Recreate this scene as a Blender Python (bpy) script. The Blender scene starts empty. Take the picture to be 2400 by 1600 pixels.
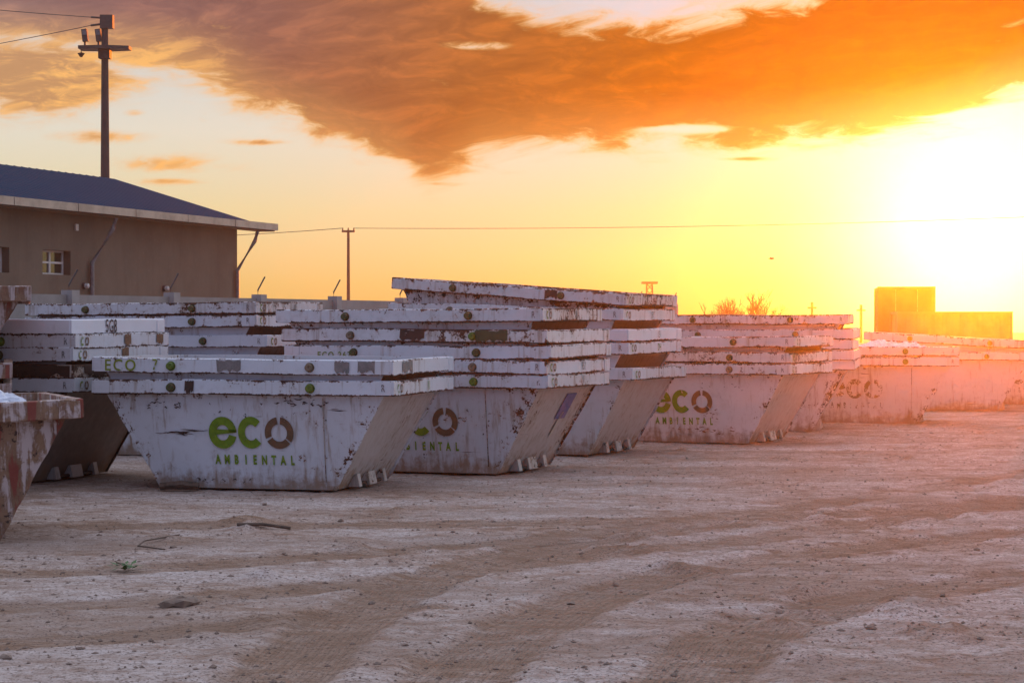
import bpy, bmesh, math, random
import numpy as np
from mathutils import Vector, Matrix, noise as mnoise
R = math.radians
sc = bpy.context.scene
COL = sc.collection
random.seed(7)

# ------------------------------------------------------------------ camera
CAM_H = 1.72
cam = bpy.data.objects.new('camera', bpy.data.cameras.new('camera'))
COL.objects.link(cam); sc.camera = cam
cam.location = (0, 0, CAM_H)
cam.rotation_euler = (R(90 - 0.543), 0, 0)
cam.data.sensor_width = 36.0
cam.data.lens = 36.0 * 5065 / 2400
cam.data.clip_start = 0.1; cam.data.clip_end = 6000

# ------------------------------------------------------------------ light
SUN_EL, SUN_AZ = R(2.05), R(12.0)          # azimuth measured from +Y towards +X
sun_dir = Vector((math.sin(SUN_AZ) * math.cos(SUN_EL), math.cos(SUN_AZ) * math.cos(SUN_EL), math.sin(SUN_EL)))
sl = bpy.data.lights.new('sun', 'SUN'); sl.energy = 4.6; sl.angle = R(0.53); sl.color = (1.0, 0.18, 0.003)
so = bpy.data.objects.new('sun', sl); COL.objects.link(so)
so.rotation_euler = sun_dir.to_track_quat('Z', 'Y').to_euler()
so.location = (30, 150, 40)

sc.view_settings.view_transform = 'Standard'; sc.view_settings.look = 'None'
sc.view_settings.exposure = 0.0; sc.view_settings.gamma = 1.0
sc.view_settings.use_curve_mapping = False
sc.cycles.use_denoising = True
try: sc.cycles.denoiser = 'OPENIMAGEDENOISE'
except Exception: pass
sc.cycles.max_bounces = 6; sc.cycles.diffuse_bounces = 2; sc.cycles.glossy_bounces = 2
sc.cycles.transparent_max_bounces = 12; sc.cycles.volume_bounces = 0
sc.cycles.sample_clamp_indirect = 6

# ------------------------------------------------------------------ node helper
class NT:
    def __init__(s, tree): s.t = tree; s.n = tree.nodes; s.l = tree.links
    def new(s, k, **kw):
        o = s.n.new('ShaderNode' + k)
        for a, b in kw.items(): setattr(o, a, b)
        return o
    def put(s, sock, v):
        if v is None: return
        if isinstance(v, bpy.types.NodeSocket): s.l.new(v, sock)
        else:
            try: sock.default_value = v
            except Exception: sock.default_value = (*v, 1.0)
    def m(s, op, a, b=None, c=None, clamp=False):
        o = s.new('Math', operation=op); o.use_clamp = clamp
        for i, v in enumerate((a, b, c)): s.put(o.inputs[i], v) if v is not None else None
        return o.outputs[0]
    def vm(s, op, a, b=None):
        o = s.new('VectorMath', operation=op); s.put(o.inputs[0], a)
        if b is not None: s.put(o.inputs[1], b)
        return o.outputs['Value'] if op in ('DOT_PRODUCT', 'LENGTH') else o.outputs[0]
    def scale(s, a, f):
        o = s.new('VectorMath', operation='SCALE'); s.put(o.inputs[0], a); s.put(o.inputs[3], f); return o.outputs[0]
    def noise(s, vec, scale=1.0, detail=4.0, rough=0.55, dist=0.0, out='Fac'):
        o = s.new('TexNoise'); s.put(o.inputs['Vector'], vec); o.inputs['Scale'].default_value = scale
        o.inputs['Detail'].default_value = detail; o.inputs['Roughness'].default_value = rough
        o.inputs['Distortion'].default_value = dist; return o.outputs[out]
    def ss(s, x, a, b, lo=0.0, hi=1.0):                       # smoothstep
        o = s.new('MapRange', interpolation_type='SMOOTHSTEP'); s.put(o.inputs[0], x)
        for i, v in zip((1, 2, 3, 4), (a, b, lo, hi)): s.put(o.inputs[i], v)
        return o.outputs[0]
    def lin(s, x, a, b, lo=0.0, hi=1.0):
        o = s.new('MapRange'); s.put(o.inputs[0], x)
        for i, v in zip((1, 2, 3, 4), (a, b, lo, hi)): s.put(o.inputs[i], v)
        return o.outputs[0]
    def mix(s, f, a, b, mode='MIX'):
        o = s.new('Mix', data_type='RGBA', blend_type=mode); o.clamp_result = False
        s.put(o.inputs[0], f); s.put(o.inputs[6], a); s.put(o.inputs[7], b); return o.outputs[2]
    def ramp(s, x, stops):
        o = s.new('ValToRGB'); s.put(o.inputs[0], x); e = o.color_ramp.elements
        while len(e) < len(stops): e.new(0.5)
        for k, (p, c) in zip(e, stops): k.position = p; k.color = (*c, 1)
        return o.outputs[0]
    def xyz(s, v):
        o = s.new('SeparateXYZ'); s.put(o.inputs[0], v); return o.outputs
    def comb(s, x, y, z):
        o = s.new('CombineXYZ'); s.put(o.inputs[0], x); s.put(o.inputs[1], y); s.put(o.inputs[2], z); return o.outputs[0]
    def curve(s, x, pts):
        o = s.new('FloatCurve'); s.put(o.inputs['Value'], x); c = o.mapping.curves[0]
        while len(c.points) < len(pts): c.points.new(0.5, 0.5)
        for p, (a, b) in zip(c.points, pts): p.location = (a, b); p.handle_type = 'AUTO_CLAMPED'
        o.mapping.use_clip = False; o.mapping.update(); return o.outputs[0]

# ------------------------------------------------------------------ world: sunset sky with clouds, all in directions of the sky
world = bpy.data.worlds.new('World'); sc.world = world; world.use_nodes = True
def build_world():
    t = NT(world.node_tree); t.n.clear()
    out = t.new('OutputWorld'); bg = t.new('Background'); t.l.new(bg.outputs[0], out.inputs[0])
    sky = t.new('TexSky', sky_type='NISHITA'); sky.sun_disc = False
    sky.sun_elevation = SUN_EL; sky.sun_rotation = SUN_AZ; sky.dust_density = 2.0; sky.altitude = 50
    d = t.vm('NORMALIZE', t.new('TexCoord').outputs['Generated'])
    x, y, z = t.xyz(d)
    el = t.m('MULTIPLY', t.m('ARCSINE', z), 180 / math.pi)          # degrees above the horizon
    az = t.m('MULTIPLY', t.m('ARCTAN2', x, y), 180 / math.pi)       # degrees right of +Y
    ca = t.m('MINIMUM', t.vm('DOT_PRODUCT', d, tuple(sun_dir)), 1.0)
    ang = t.m('MULTIPLY', t.m('ARCCOSINE', ca), 180 / math.pi)      # degrees from the sun
    # clear air
    elp = t.m('MAXIMUM', el, 0.0)
    e01 = t.m('POWER', t.m('DIVIDE', elp, 90.0), 0.5)
    warm = t.ramp(e01, [(0.0, (0.62, 0.36, 0.07)), (0.105, (0.72, 0.54, 0.19)), (0.18, (0.76, 0.67, 0.38)),
                        (0.235, (0.74, 0.71, 0.60)), (0.30, (0.58, 0.62, 0.66)), (0.5, (0.78, 0.80, 0.90)), (0.75, (0.84, 0.92, 1.14)), (1.0, (0.86, 0.95, 1.22))])
    cool = t.ramp(e01, [(0.0, (0.27, 0.28, 0.44)), (0.2, (0.30, 0.34, 0.56)), (0.4, (0.32, 0.41, 0.70)), (0.7, (0.58, 0.71, 1.04)), (1.0, (0.80, 0.93, 1.24))])
    back = t.ss(ang, 55.0, 140.0)
    clear = t.mix(back, warm, cool)
    g1 = t.m('EXPONENT', t.m('MULTIPLY', t.m('POWER', t.m('DIVIDE', ang, 3.1), 2.0), -1.0))
    g2 = t.m('EXPONENT', t.m('DIVIDE', ang, -5.0))
    glow = t.mix(1.0, t.scale((1.0, 0.90, 0.70), t.m('MULTIPLY', g1, 1.4)), t.scale((0.6, 0.42, 0.25), t.m('MULTIPLY', g2, 0.14)), 'ADD')
    clear = t.mix(1.0, clear, glow, 'ADD')
    clear = t.mix(1.0, clear, t.scale(sky.outputs[0], 0.003), 'ADD')
    # cloud density: broken stratocumulus everywhere, a long bank across the sunset
    tilt = t.m('ADD', el, t.m('MULTIPLY', az, -0.035))
    q = t.comb(t.m('MULTIPLY', az, 0.17), t.m('MULTIPLY', tilt, 0.50), 0.0)
    warp = t.m('SUBTRACT', t.noise(t.vm('ADD', q, (3.1, 7.7, 1.3)), 1.1, 3, 0.6), 0.5)
    q2 = t.vm('ADD', q, t.comb(warp, t.m('MULTIPLY', warp, 0.7), 0.0))
    nb = t.noise(q2, 1.0, 4, 0.58)
    nf = t.noise(t.vm('ADD', q2, (11.0, 2.0, 5.0)), 3.2, 5, 0.64)
    nl = t.noise(t.vm('ADD', q2, (11.06, 1.90, 5.0)), 3.2, 4, 0.64)          # the same cloud a little towards the sun: gives lit and shaded sides
    ns = t.m('ADD', t.m('MULTIPLY', t.m('SUBTRACT', nb, 0.5), 1.0), t.m('ADD', t.m('MULTIPLY', t.m('SUBTRACT', nf, 0.5), 1.25), 0.0))
    u = t.lin(az, -16.0, 16.0)
    low = t.m('MULTIPLY', t.curve(u, [(0, .74), (.12, .70), (.195, .655), (.24, .625), (.295, .55), (.345, .49), (.376, .445), (.41, .395), (.429, .355), (.455, .385), (.475, .425), (.52, .445), (.606, .455), (.712, .46), (.80, .475), (.86, .51), (.925, .575), (1, .60)]), 10.0)
    high = t.m('MULTIPLY', t.curve(u, [(0, .99), (.3, .97), (.44, .92), (.50, .83), (.54, .80), (.60, .80), (.68, .83), (.76, .87), (.83, .93), (1, .99)]), 10.0)
    def spot(a0, e0, ra, re):
        dx = t.m('DIVIDE', t.m('SUBTRACT', az, a0), ra); dy = t.m('DIVIDE', t.m('SUBTRACT', el, e0), re)
        return t.m('EXPONENT', t.m('MULTIPLY', t.m('ADD', t.m('MULTIPLY', dx, dx), t.m('MULTIPLY', dy, dy)), -1.0))
    band = t.m('MINIMUM', t.m('SUBTRACT', el, low), t.m('SUBTRACT', high, el))
    band = t.m('MINIMUM', t.m('MULTIPLY', band, 1.3), 1.15)
    for g in ((-1.0, 7.25, 1.3, 0.17), (4.6, 5.05, 1.1, 0.10)): band = t.m('SUBTRACT', band, t.m('MULTIPLY', t.m('MULTIPLY', spot(*g), t.ss(nf, 0.35, 0.6, 0.35, 1.0)), 1.6))
    wisp = None
    for g in ((-11.0, 4.78, 1.9, 0.30), (-6.6, 4.68, 1.1, 0.13), (-9.9, 5.4, 0.5, 0.15), (-8.9, 4.08, 2.2, 0.34), (-12.4, 6.3, 2.8, 1.35), (-9.0, 3.65, 1.2, 0.14), (-1.9, 3.62, 1.1, 0.13), (6.2, 4.25, 1.2, 0.10), (1.2, 8.75, 4.0, 0.42)):
        v = t.m('SUBTRACT', t.m('MULTIPLY', spot(*g), 2.45 if g[3] > 1 else 1.5), 1.2); wisp = v if wisp is None else t.m('MAXIMUM', wisp, v)
    # above the bank and round the horizon: scattered cloud
    scat = t.m('ADD', t.m('MULTIPLY', t.ss(el, 3.0, 9.5), 0.62), -1.15)
    field = t.m('ADD', t.m('MAXIMUM', t.m('MAXIMUM', band, scat), t.m('MAXIMUM', wisp, -1.3)), t.m('MULTIPLY', ns, 2.0))
    dens = t.ss(field, -0.18, 0.50)
    thin = t.ss(field, -0.60, 0.10)
    lit = t.m('ADD', 0.65, t.m('ADD', t.m('MULTIPLY', t.m('SUBTRACT', nf, nl), 0.70), t.m('MULTIPLY', t.m('SUBTRACT', nb, 0.5), 0.35)))
    a01 = t.m('DIVIDE', ang, 60.0, clamp=True)
    core = t.ramp(a01, [(0.0, (0.30, 0.10, 0.0)), (0.08, (0.24, 0.06, 0.0)), (0.15, (0.34, 0.10, 0.0)), (0.23, (0.36, 0.12, 0.025)), (0.32, (0.30, 0.125, 0.075)), (0.45, (0.26, 0.145, 0.125)), (0.7, (0.52, 0.42, 0.42)), (1.0, (0.66, 0.64, 0.74))])
    edge = t.ramp(a01, [(0.0, (1.8, 1.5, 0.9)), (0.10, (1.05, 0.68, 0.22)), (0.2, (0.85, 0.47, 0.14)), (0.34, (0.92, 0.48, 0.15)), (0.5, (0.78, 0.44, 0.22)), (0.7, (0.80, 0.68, 0.64)), (1.0, (0.85, 0.82, 0.94))])
    coremod = t.mix(1.0, core, t.ramp(lit, [(0.38, (0.62, 0.64, 0.74)), (0.65, (1.0, 1.0, 1.0)), (0.95, (1.9, 1.7, 1.35))]), 'MULTIPLY')
    under = t.m('MULTIPLY', t.ss(t.m('SUBTRACT', el, low), 1.7, 0.0), t.m('LESS_THAN', ang, 40.0))     # low sun lights the underside of the bank
    coremod = t.mix(t.m('MULTIPLY', under, 0.55), coremod, t.mix(0.5, coremod, edge))
    coremod = t.mix(t.m('MULTIPLY', t.ss(el, 5.8, 8.2), t.ss(ang, 9.0, 20.0)), coremod, t.mix(1.0, coremod, (0.92, 0.98, 1.25), 'MULTIPLY'))
    cloudc = t.mix(t.ss(field, 0.02, 0.70), edge, coremod)
    leftlit = t.m('MULTIPLY', t.ss(az, -6.0, -9.5), t.ss(el, 8.2, 6.6))
    cloudc = t.mix(t.m('MULTIPLY', leftlit, t.ss(lit, 0.62, 0.80, 0.25, 0.95)), cloudc, (0.98, 0.52, 0.16))
    colr = t.mix(t.m('MULTIPLY', thin, 0.4), clear, t.mix(0.6, clear, edge))
    colr = t.mix(dens, colr, cloudc)
    colr = t.mix(1.0, colr, t.ramp(t.ss(t.m('SUBTRACT', ang, t.m('MULTIPLY', elp, 0.5)), 60.0, 140.0), [(0.0, (1, 1, 1)), (1.0, (0.55, 0.55, 0.60))]), 'MULTIPLY')   # away from the sun the sky is dimmer
    # ground half of the sphere
    colr = t.mix(t.ss(el, 0.0, -2.0), colr, (0.30, 0.22, 0.17))
    t.l.new(colr, bg.inputs[0]); bg.inputs[1].default_value = 1.0
    world.cycles.sampling_method = 'MANUAL'; world.cycles.sample_map_resolution = 1024
build_world()

# ------------------------------------------------------------------ object helpers
def tag(o, label=None, cat=None, group=None, kind=None):
    if label: o['label'] = label
    if cat: o['category'] = cat
    if group: o['group'] = group
    if kind: o['kind'] = kind
    return o
def empty(name, loc=(0, 0, 0), rot=(0, 0, 0)):
    o = bpy.data.objects.new(name, None); COL.objects.link(o); o.location = loc; o.rotation_euler = rot
    o.empty_display_size = 0.2; return o
def link(name, mesh, parent=None, color=None):
    o = bpy.data.objects.new(name, mesh); COL.objects.link(o)
    if parent: o.parent = parent
    if color: o.color = color
    return o
class MB:
    """collects polygons, then makes ONE mesh"""
    def __init__(s): s.v = []; s.f = []; s.at = {}
    def add(s, v, f):
        n = len(s.v); s.v += [tuple(p) for p in v]; s.f += [tuple(i + n for i in q) for q in f]; return s
    def box(s, a, b, M=None):
        (x0, y0, z0), (x1, y1, z1) = a, b
        v = [(x0, y0, z0), (x1, y0, z0), (x1, y1, z0), (x0, y1, z0), (x0, y0, z1), (x1, y0, z1), (x1, y1, z1), (x0, y1, z1)]
        if M is not None: v = [tuple(M @ Vector(p)) for p in v]
        return s.add(v, [(0, 3, 2, 1), (4, 5, 6, 7), (0, 1, 5, 4), (1, 2, 6, 5), (2, 3, 7, 6), (3, 0, 4, 7)])
    def tube(s, pts, r, n=8, cap=True):
        pts = [Vector(p) for p in pts]; rr = r if isinstance(r, (list, tuple)) else [r] * len(pts)
        rings = []
        for i, p in enumerate(pts):
            d = (pts[min(i + 1, len(pts) - 1)] - pts[max(i - 1, 0)]).normalized()
            a = d.cross(Vector((0, 0, 1)) if abs(d.z) < 0.95 else Vector((1, 0, 0))).normalized(); b = a.cross(d)
            rings.append([p + (a * math.cos(2 * math.pi * k / n) + b * math.sin(2 * math.pi * k / n)) * rr[i] for k in range(n)])
        v = [q for g in rings for q in g]; f = []
        for i in range(len(pts) - 1):
            for k in range(n): f.append((i * n + k, i * n + (k + 1) % n, (i + 1) * n + (k + 1) % n, (i + 1) * n + k))
        if cap: f.append(tuple(range(n - 1, -1, -1))); f.append(tuple((len(pts) - 1) * n + k for k in range(n)))
        return s.add(v, f)
    def prism(s, poly, z0, z1, M=None):          # poly in xy, extruded along z
        n = len(poly); v = [(a, b, z0) for a, b in poly] + [(a, b, z1) for a, b in poly]
        if M is not None: v = [tuple(M @ Vector(p)) for p in v]
        return s.add(v, [tuple(range(n - 1, -1, -1)), tuple(range(n, 2 * n))] + [(i, (i + 1) % n, n + (i + 1) % n, n + i) for i in range(n)])
    def mesh(s, name, mat, smooth=False):
        me = bpy.data.meshes.new(name); me.from_pydata(s.v, [], s.f)
        for k, a in s.at.items():
            at = me.attributes.new(k, 'FLOAT', 'POINT'); at.data.foreach_set('value', np.array(a, dtype=np.float32))
        if mat: me.materials.append(mat)
        if smooth: me.polygons.foreach_set('use_smooth', [True] * len(me.polygons))
        me.update(); return me
    def obj(s, name, mat, parent=None, smooth=False, color=None):
        return link(name, s.mesh(name, mat, smooth), parent, color)

# ------------------------------------------------------------------ materials
def newmat(name):
    m = bpy.data.materials.new(name); m.use_nodes = True; t = NT(m.node_tree); t.n.clear()
    o = t.new('OutputMaterial'); b = t.new('BsdfPrincipled'); t.l.new(b.outputs[0], o.inputs[0]); t.b = b; t.o = o
    return m, t
def bump(t, h, strength=0.3, dist=0.01):
    o = t.new('Bump'); o.inputs['Strength'].default_value = strength; o.inputs['Distance'].default_value = dist
    t.put(o.inputs['Height'], h); t.l.new(o.outputs[0], t.b.inputs['Normal'])
def plain(name, c, rough=0.6, var=0.25, scale=6.0, metal=0.0, c2=None):
    m, t = newmat(name); p = t.new('TexCoord').outputs['Object']
    n = t.noise(p, scale, 6, 0.6); c2 = c2 or tuple(k * (1 - 1.6 * var) for k in c)
    t.put(t.b.inputs['Base Color'], t.mix(t.ss(n, 0.35, 0.7), c, c2)); t.b.inputs['Roughness'].default_value = rough
    t.b.inputs['Metallic'].default_value = metal
    bump(t, n, 0.2, 0.01); return m

def paint_material(name, dark=False):
    m, t = newmat(name); oi = t.new('ObjectInfo'); p0 = t.new('TexCoord').outputs['Object']
    rnd = oi.outputs['Random']
    p = t.vm('ADD', p0, t.comb(t.m('MULTIPLY', rnd, 37.0), t.m('MULTIPLY', rnd, 91.0), t.m('MULTIPLY', rnd, 53.0)))
    W = oi.outputs['Alpha']
    edge = t.new('Attribute', attribute_name='edge').outputs['Fac']; mudz = t.new('Attribute', attribute_name='mud').outputs['Fac']
    nb = t.noise(p, 1.1, 3, 0.5); nm = t.noise(p, 10.0, 5, 0.68, 0.4); nf = t.noise(p, 44.0, 3, 0.62)
    pst = t.vm('MULTIPLY', p, (16.0, 16.0, 1.1)); st = t.noise(pst, 1.0, 4, 0.6); st2 = t.noise(t.vm('ADD', pst, (9., 3., 1.)), 2.3, 2, 0.6)
    psc = t.vm('MULTIPLY', p, (1.2, 1.2, 26.0)); scr = t.noise(psc, 1.0, 3, 0.6)
    w5 = t.m('SUBTRACT', W, 0.5)
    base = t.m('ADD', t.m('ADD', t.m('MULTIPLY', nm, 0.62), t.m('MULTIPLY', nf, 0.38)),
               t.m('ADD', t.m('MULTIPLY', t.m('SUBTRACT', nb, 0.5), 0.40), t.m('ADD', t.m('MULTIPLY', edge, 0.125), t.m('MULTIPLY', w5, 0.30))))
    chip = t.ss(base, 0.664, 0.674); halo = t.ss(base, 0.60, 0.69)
    scratch = t.m('MULTIPLY', t.ss(scr, 0.70, 0.715), t.ss(t.m('ADD', nb, t.m('MULTIPLY', w5, 0.3)), 0.53, 0.60))
    streak = t.m('MULTIPLY', t.ss(t.m('ADD', st, t.m('ADD', t.m('MULTIPLY', t.m('SUBTRACT', nb, 0.5), 0.5), t.m('MULTIPLY', w5, 0.25))), 0.53, 0.76), 0.75)
    dirt = t.m('MULTIPLY', t.ss(t.m('ADD', nm, t.m('MULTIPLY', w5, 0.3)), 0.46, 0.76), 0.28)
    c = t.mix(t.ss(nb, 0.3, 0.7), oi.outputs['Color'], t.mix(1.0, oi.outputs['Color'], (0.90, 0.88, 0.85), 'MULTIPLY'))
    c = t.mix(dirt, c, (0.34, 0.29, 0.25))
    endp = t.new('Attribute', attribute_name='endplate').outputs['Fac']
    c = t.mix(t.m('MULTIPLY', endp, t.lin(nm, 0.3, 0.7, 0.45, 0.75)), c, (0.40, 0.31, 0.26))  # end plates darkened and warmed: their shade put into the paint, along with dust
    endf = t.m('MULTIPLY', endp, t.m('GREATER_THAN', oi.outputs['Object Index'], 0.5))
    c = t.mix(t.m('MULTIPLY', endf, t.ss(st, 0.30, 0.50, 0.97, 0.75)), c, t.mix(nm, (0.075, 0.032, 0.018), (0.17, 0.07, 0.03)))  # rust-brown ends of stacked skips, darkened further with painted shade
    c = t.mix(streak, c, t.mix(st2, (0.24, 0.17, 0.125), (0.40, 0.30, 0.22)))
    c = t.mix(t.m('MULTIPLY', halo, 0.40), c, (0.32, 0.16, 0.08))
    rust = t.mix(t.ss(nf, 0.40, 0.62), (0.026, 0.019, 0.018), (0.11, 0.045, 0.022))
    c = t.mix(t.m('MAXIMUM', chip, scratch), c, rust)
    c = t.mix(t.m('MULTIPLY', t.new('Attribute', attribute_name='inside').outputs['Fac'], t.ss(nm, 0.35, 0.6, 0.95, 0.6)), c, t.mix(nm, (0.26, 0.15, 0.095), (0.12, 0.06, 0.035)))
    mud = t.ss(t.m('ADD', mudz, t.m('ADD', t.m('MULTIPLY', t.m('SUBTRACT', nm, 0.5), 0.9), t.m('MULTIPLY', t.m('SUBTRACT', st, 0.5), 0.7))), 0.52, 1.02)
    c = t.mix(t.m('MULTIPLY', mud, 0.85), c, t.mix(nf, (0.22, 0.14, 0.085), (0.34, 0.22, 0.14)))
    t.put(t.b.inputs['Base Color'], c)
    t.put(t.b.inputs['Roughness'], t.m('ADD', t.m('MULTIPLY', t.m('MAXIMUM', chip, t.m('MAXIMUM', mud, streak)), 0.38), 0.42))
    t.b.inputs['Specular IOR Level'].default_value = 0.35
    hh = t.m('SUBTRACT', t.m('MULTIPLY', nf, 0.25), t.m('MULTIPLY', chip, 1.0)); bump(t, hh, 0.5, 0.004)
    return m
M_PAINT = paint_material('worn_white_paint')

def rust_material():
    m, t = newmat('rusted_red_steel'); oi = t.new('ObjectInfo'); p0 = t.new('TexCoord').outputs['Object']
    p = t.vm('ADD', p0, t.comb(t.m('MULTIPLY', oi.outputs['Random'], 23.0), 3.0, 7.0))
    st = t.noise(t.vm('MULTIPLY', p, (11.0, 11.0, 1.0)), 1.0, 6, 0.62, 0.4); nm = t.noise(p, 5.0, 8, 0.7, 0.5); nf = t.noise(p, 28.0, 6, 0.65)
    c = t.mix(t.ss(nm, 0.38, 0.62), (0.15, 0.07, 0.04), (0.27, 0.16, 0.095))
    c = t.mix(t.m('MULTIPLY', t.ss(st, 0.54, 0.62), 0.8), c, (0.24, 0.04, 0.03))
    pale = t.ss(t.m('ADD', st, t.m('MULTIPLY', t.m('SUBTRACT', nm, 0.5), 0.6)), 0.52, 0.40)
    c = t.mix(t.m('MULTIPLY', pale, oi.outputs['Alpha']), c, oi.outputs['Color'])
    c = t.mix(t.ss(t.m('ADD', t.m('MULTIPLY', nm, 0.6), t.m('MULTIPLY', nf, 0.4)), 0.57, 0.62), c, (0.05, 0.028, 0.022))
    t.put(t.b.inputs['Base Color'], c); t.b.inputs['Roughness'].default_value = 0.75
    bump(t, t.m('ADD', nm, t.m('MULTIPLY', st, 0.8)), 0.7, 0.012); return m
M_RUST = rust_material()

def print_material(name, c, miss=0.5):
    """thin stencilled paint that has flaked off in places"""
    m, t = newmat(name); p = t.vm('ADD', t.new('TexCoord').outputs['Object'], t.comb(t.m('MULTIPLY', t.new('ObjectInfo').outputs['Random'], 31.0), 2.0, 5.0))
    n = t.m('ADD', t.m('MULTIPLY', t.noise(p, 9.0, 6, 0.65), 0.6), t.m('MULTIPLY', t.noise(p, 45.0, 5, 0.6), 0.4))
    t.put(t.b.inputs['Base Color'], t.mix(t.ss(n, 0.4, 0.62), c, tuple(k * 0.68 for k in c))); t.b.inputs['Roughness'].default_value = 0.55
    tr = t.new('BsdfTransparent'); mx = t.new('MixShader'); t.put(mx.inputs[0], t.ss(n, 0.66 - miss * 0.18, 0.70 - miss * 0.18))
    t.l.new(t.b.outputs[0], mx.inputs[1]); t.l.new(tr.outputs[0], mx.inputs[2]); t.l.new(mx.outputs[0], t.o.inputs[0]); return m
M_GREEN = print_material('stencil_green', (0.17, 0.30, 0.012), 0.35)
M_LIME = print_material('lime_hand_stencil', (0.24, 0.30, 0.02), 0.55)
M_FADE = print_material('faded_brown_stencil', (0.20, 0.13, 0.05), 1.0)
M_GREEN2 = print_material('faded_green', (0.16, 0.24, 0.03), 0.75)
M_BROWN = print_material('stencil_brown', (0.17, 0.095, 0.05), 0.4)
M_BLACK = print_material('stencil_black', (0.02, 0.02, 0.03), 0.25)
M_GREY = print_material('faded_grey_stencil', (0.20, 0.19, 0.19), 0.8)
M_PATCHG = print_material('dark_green_patch', (0.05, 0.075, 0.03), 0.2)
M_PATCHY = print_material('grey_primer_patch', (0.24, 0.22, 0.21), 0.45)
M_PATCHD = print_material('bare_rust_patch', (0.045, 0.026, 0.02), 0.4)
M_PATCHR = print_material('orange_rust_streaks', (0.20, 0.085, 0.03), 0.5)
M_PIN = plain('pin_green_paint', (0.11, 0.18, 0.015), 0.5, 0.3, 30)
M_PIN2 = plain('pin_dark_green', (0.06, 0.085, 0.02), 0.6, 0.35, 30, c2=(0.08, 0.04, 0.02)); M_PIN3 = plain('pin_rusty', (0.22, 0.17, 0.12), 0.7, 0.3, 30, c2=(0.07, 0.05, 0.02))
M_DARK = plain('dark_rust', (0.06, 0.035, 0.025), 0.85, 0.3, 14)
M_INSIDE = plain('rusty_inside', (0.22, 0.13, 0.085), 0.8, 0.3, 5, c2=(0.10, 0.05, 0.03))
M_BLUEPAPER = plain('blue_notice', (0.10, 0.13, 0.32), 0.6, 0.2, 20)
M_PALEPAPER = plain('pale_notice', (0.55, 0.50, 0.42), 0.6, 0.1, 20)

def ground_material():
    m, t = newmat('dry_salty_dirt'); p = t.new('TexCoord').outputs['Object']
    ps = t.vm('MULTIPLY', p, (0.6, 1.0, 1.0))
    big = t.noise(ps, 0.9, 5, 0.66, 0.5); mid = t.noise(ps, 6.5, 5, 0.72, 0.3); fin = t.noise(p, 24.0, 4, 0.7); spk = t.noise(p, 52.0, 2, 0.6)
    rut = t.new('Attribute', attribute_name='rut').outputs['Fac']
    salt = t.ss(t.m('ADD', t.m('ADD', t.m('MULTIPLY', big, 0.62), t.m('MULTIPLY', mid, 0.55)), t.m('MULTIPLY', rut, -0.12)), 0.40, 0.80)
    soil = t.mix(t.ss(mid, 0.35, 0.65), (0.25, 0.148, 0.095), (0.40, 0.265, 0.19))
    c = t.mix(t.m('MULTIPLY', salt, t.lin(fin, 0.3, 0.7, 1.0, 0.55)), soil, (0.64, 0.56, 0.53))
    c = t.mix(t.m('MULTIPLY', t.ss(t.m('ADD', t.m('MULTIPLY', fin, 0.65), t.m('MULTIPLY', mid, 0.35)), 0.52, 0.62), 0.7), c, (0.15, 0.095, 0.07))
    acr = t.new('Attribute', attribute_name='across').outputs['Fac']
    rib = t.m('MULTIPLY', t.ss(t.m('SINE', t.m('MULTIPLY', acr, 118.0)), -0.2, 0.7), t.ss(t.m('ADD', rut, t.m('MULTIPLY', t.m('SUBTRACT', mid, 0.5), 1.2)), 0.4, 0.9))
    sweep = t.noise(t.vm('MULTIPLY', t.vm('ADD', p, t.comb(t.m('MULTIPLY', big, 0.8), 0.0, 0.0)), (0.22, 0.55, 1.0)), 1.0, 4, 0.6)
    c = t.mix(t.m('MULTIPLY', t.ss(sweep, 0.47, 0.62), t.lin(fin, 0.3, 0.7, 0.62, 0.25)), c, (0.25, 0.16, 0.11))
    c = t.mix(t.m('MULTIPLY', t.m('MULTIPLY', t.ss(rut, 0.2, 0.9), t.ss(mid, 0.25, 0.6, 0.4, 1.0)), 0.24), c, (0.27, 0.18, 0.125))
    c = t.mix(t.m('MULTIPLY', rib, 0.22), c, (0.20, 0.125, 0.085))
    c = t.mix(t.m('MULTIPLY', t.ss(spk, 0.57, 0.63), 0.7), c, (0.10, 0.065, 0.05))
    t.put(t.b.inputs['Base Color'], c); t.b.inputs['Roughness'].default_value = 0.95; t.b.inputs['Specular IOR Level'].default_value = 0.15
    bump(t, t.m('SUBTRACT', t.m('ADD', t.m('MULTIPLY', fin, 1.0), t.m('MULTIPLY', spk, 0.45)), t.m('MULTIPLY', rib, 0.3)), 1.0, 0.02); return m
M_GROUND = ground_material()
M_CLOD = plain('dirt_clods', (0.27, 0.19, 0.145), 0.95, 0.25, 12)

# ------------------------------------------------------------------ ground: one sheet, fine where the camera sees it near, coarse to the horizon
def vnoise(x, y, seed):
    xi = np.floor(x).astype(np.int64); yi = np.floor(y).astype(np.int64); fx = x - xi; fy = y - yi
    fx = fx * fx * (3 - 2 * fx); fy = fy * fy * (3 - 2 * fy)
    def h(a, b):
        n = (a * 374761393 + b * 668265263 + seed * 974634777) & 0xffffffff
        n = ((n ^ (n >> 13)) * 1274126177) & 0xffffffff
        return ((n ^ (n >> 16)) & 0xffff) / 65535.0
    return (h(xi, yi) * (1 - fx) + h(xi + 1, yi) * fx) * (1 - fy) + (h(xi, yi + 1) * (1 - fx) + h(xi + 1, yi + 1) * fx) * fy - 0.5
def fbm(x, y, seed, octv, gain=0.5):
    a, s, o = 1.0, 0.0, np.zeros_like(x)
    for k in range(octv): o += a * vnoise(x * 2 ** k, y * 2 ** k, seed + k); a *= gain
    return o
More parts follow.
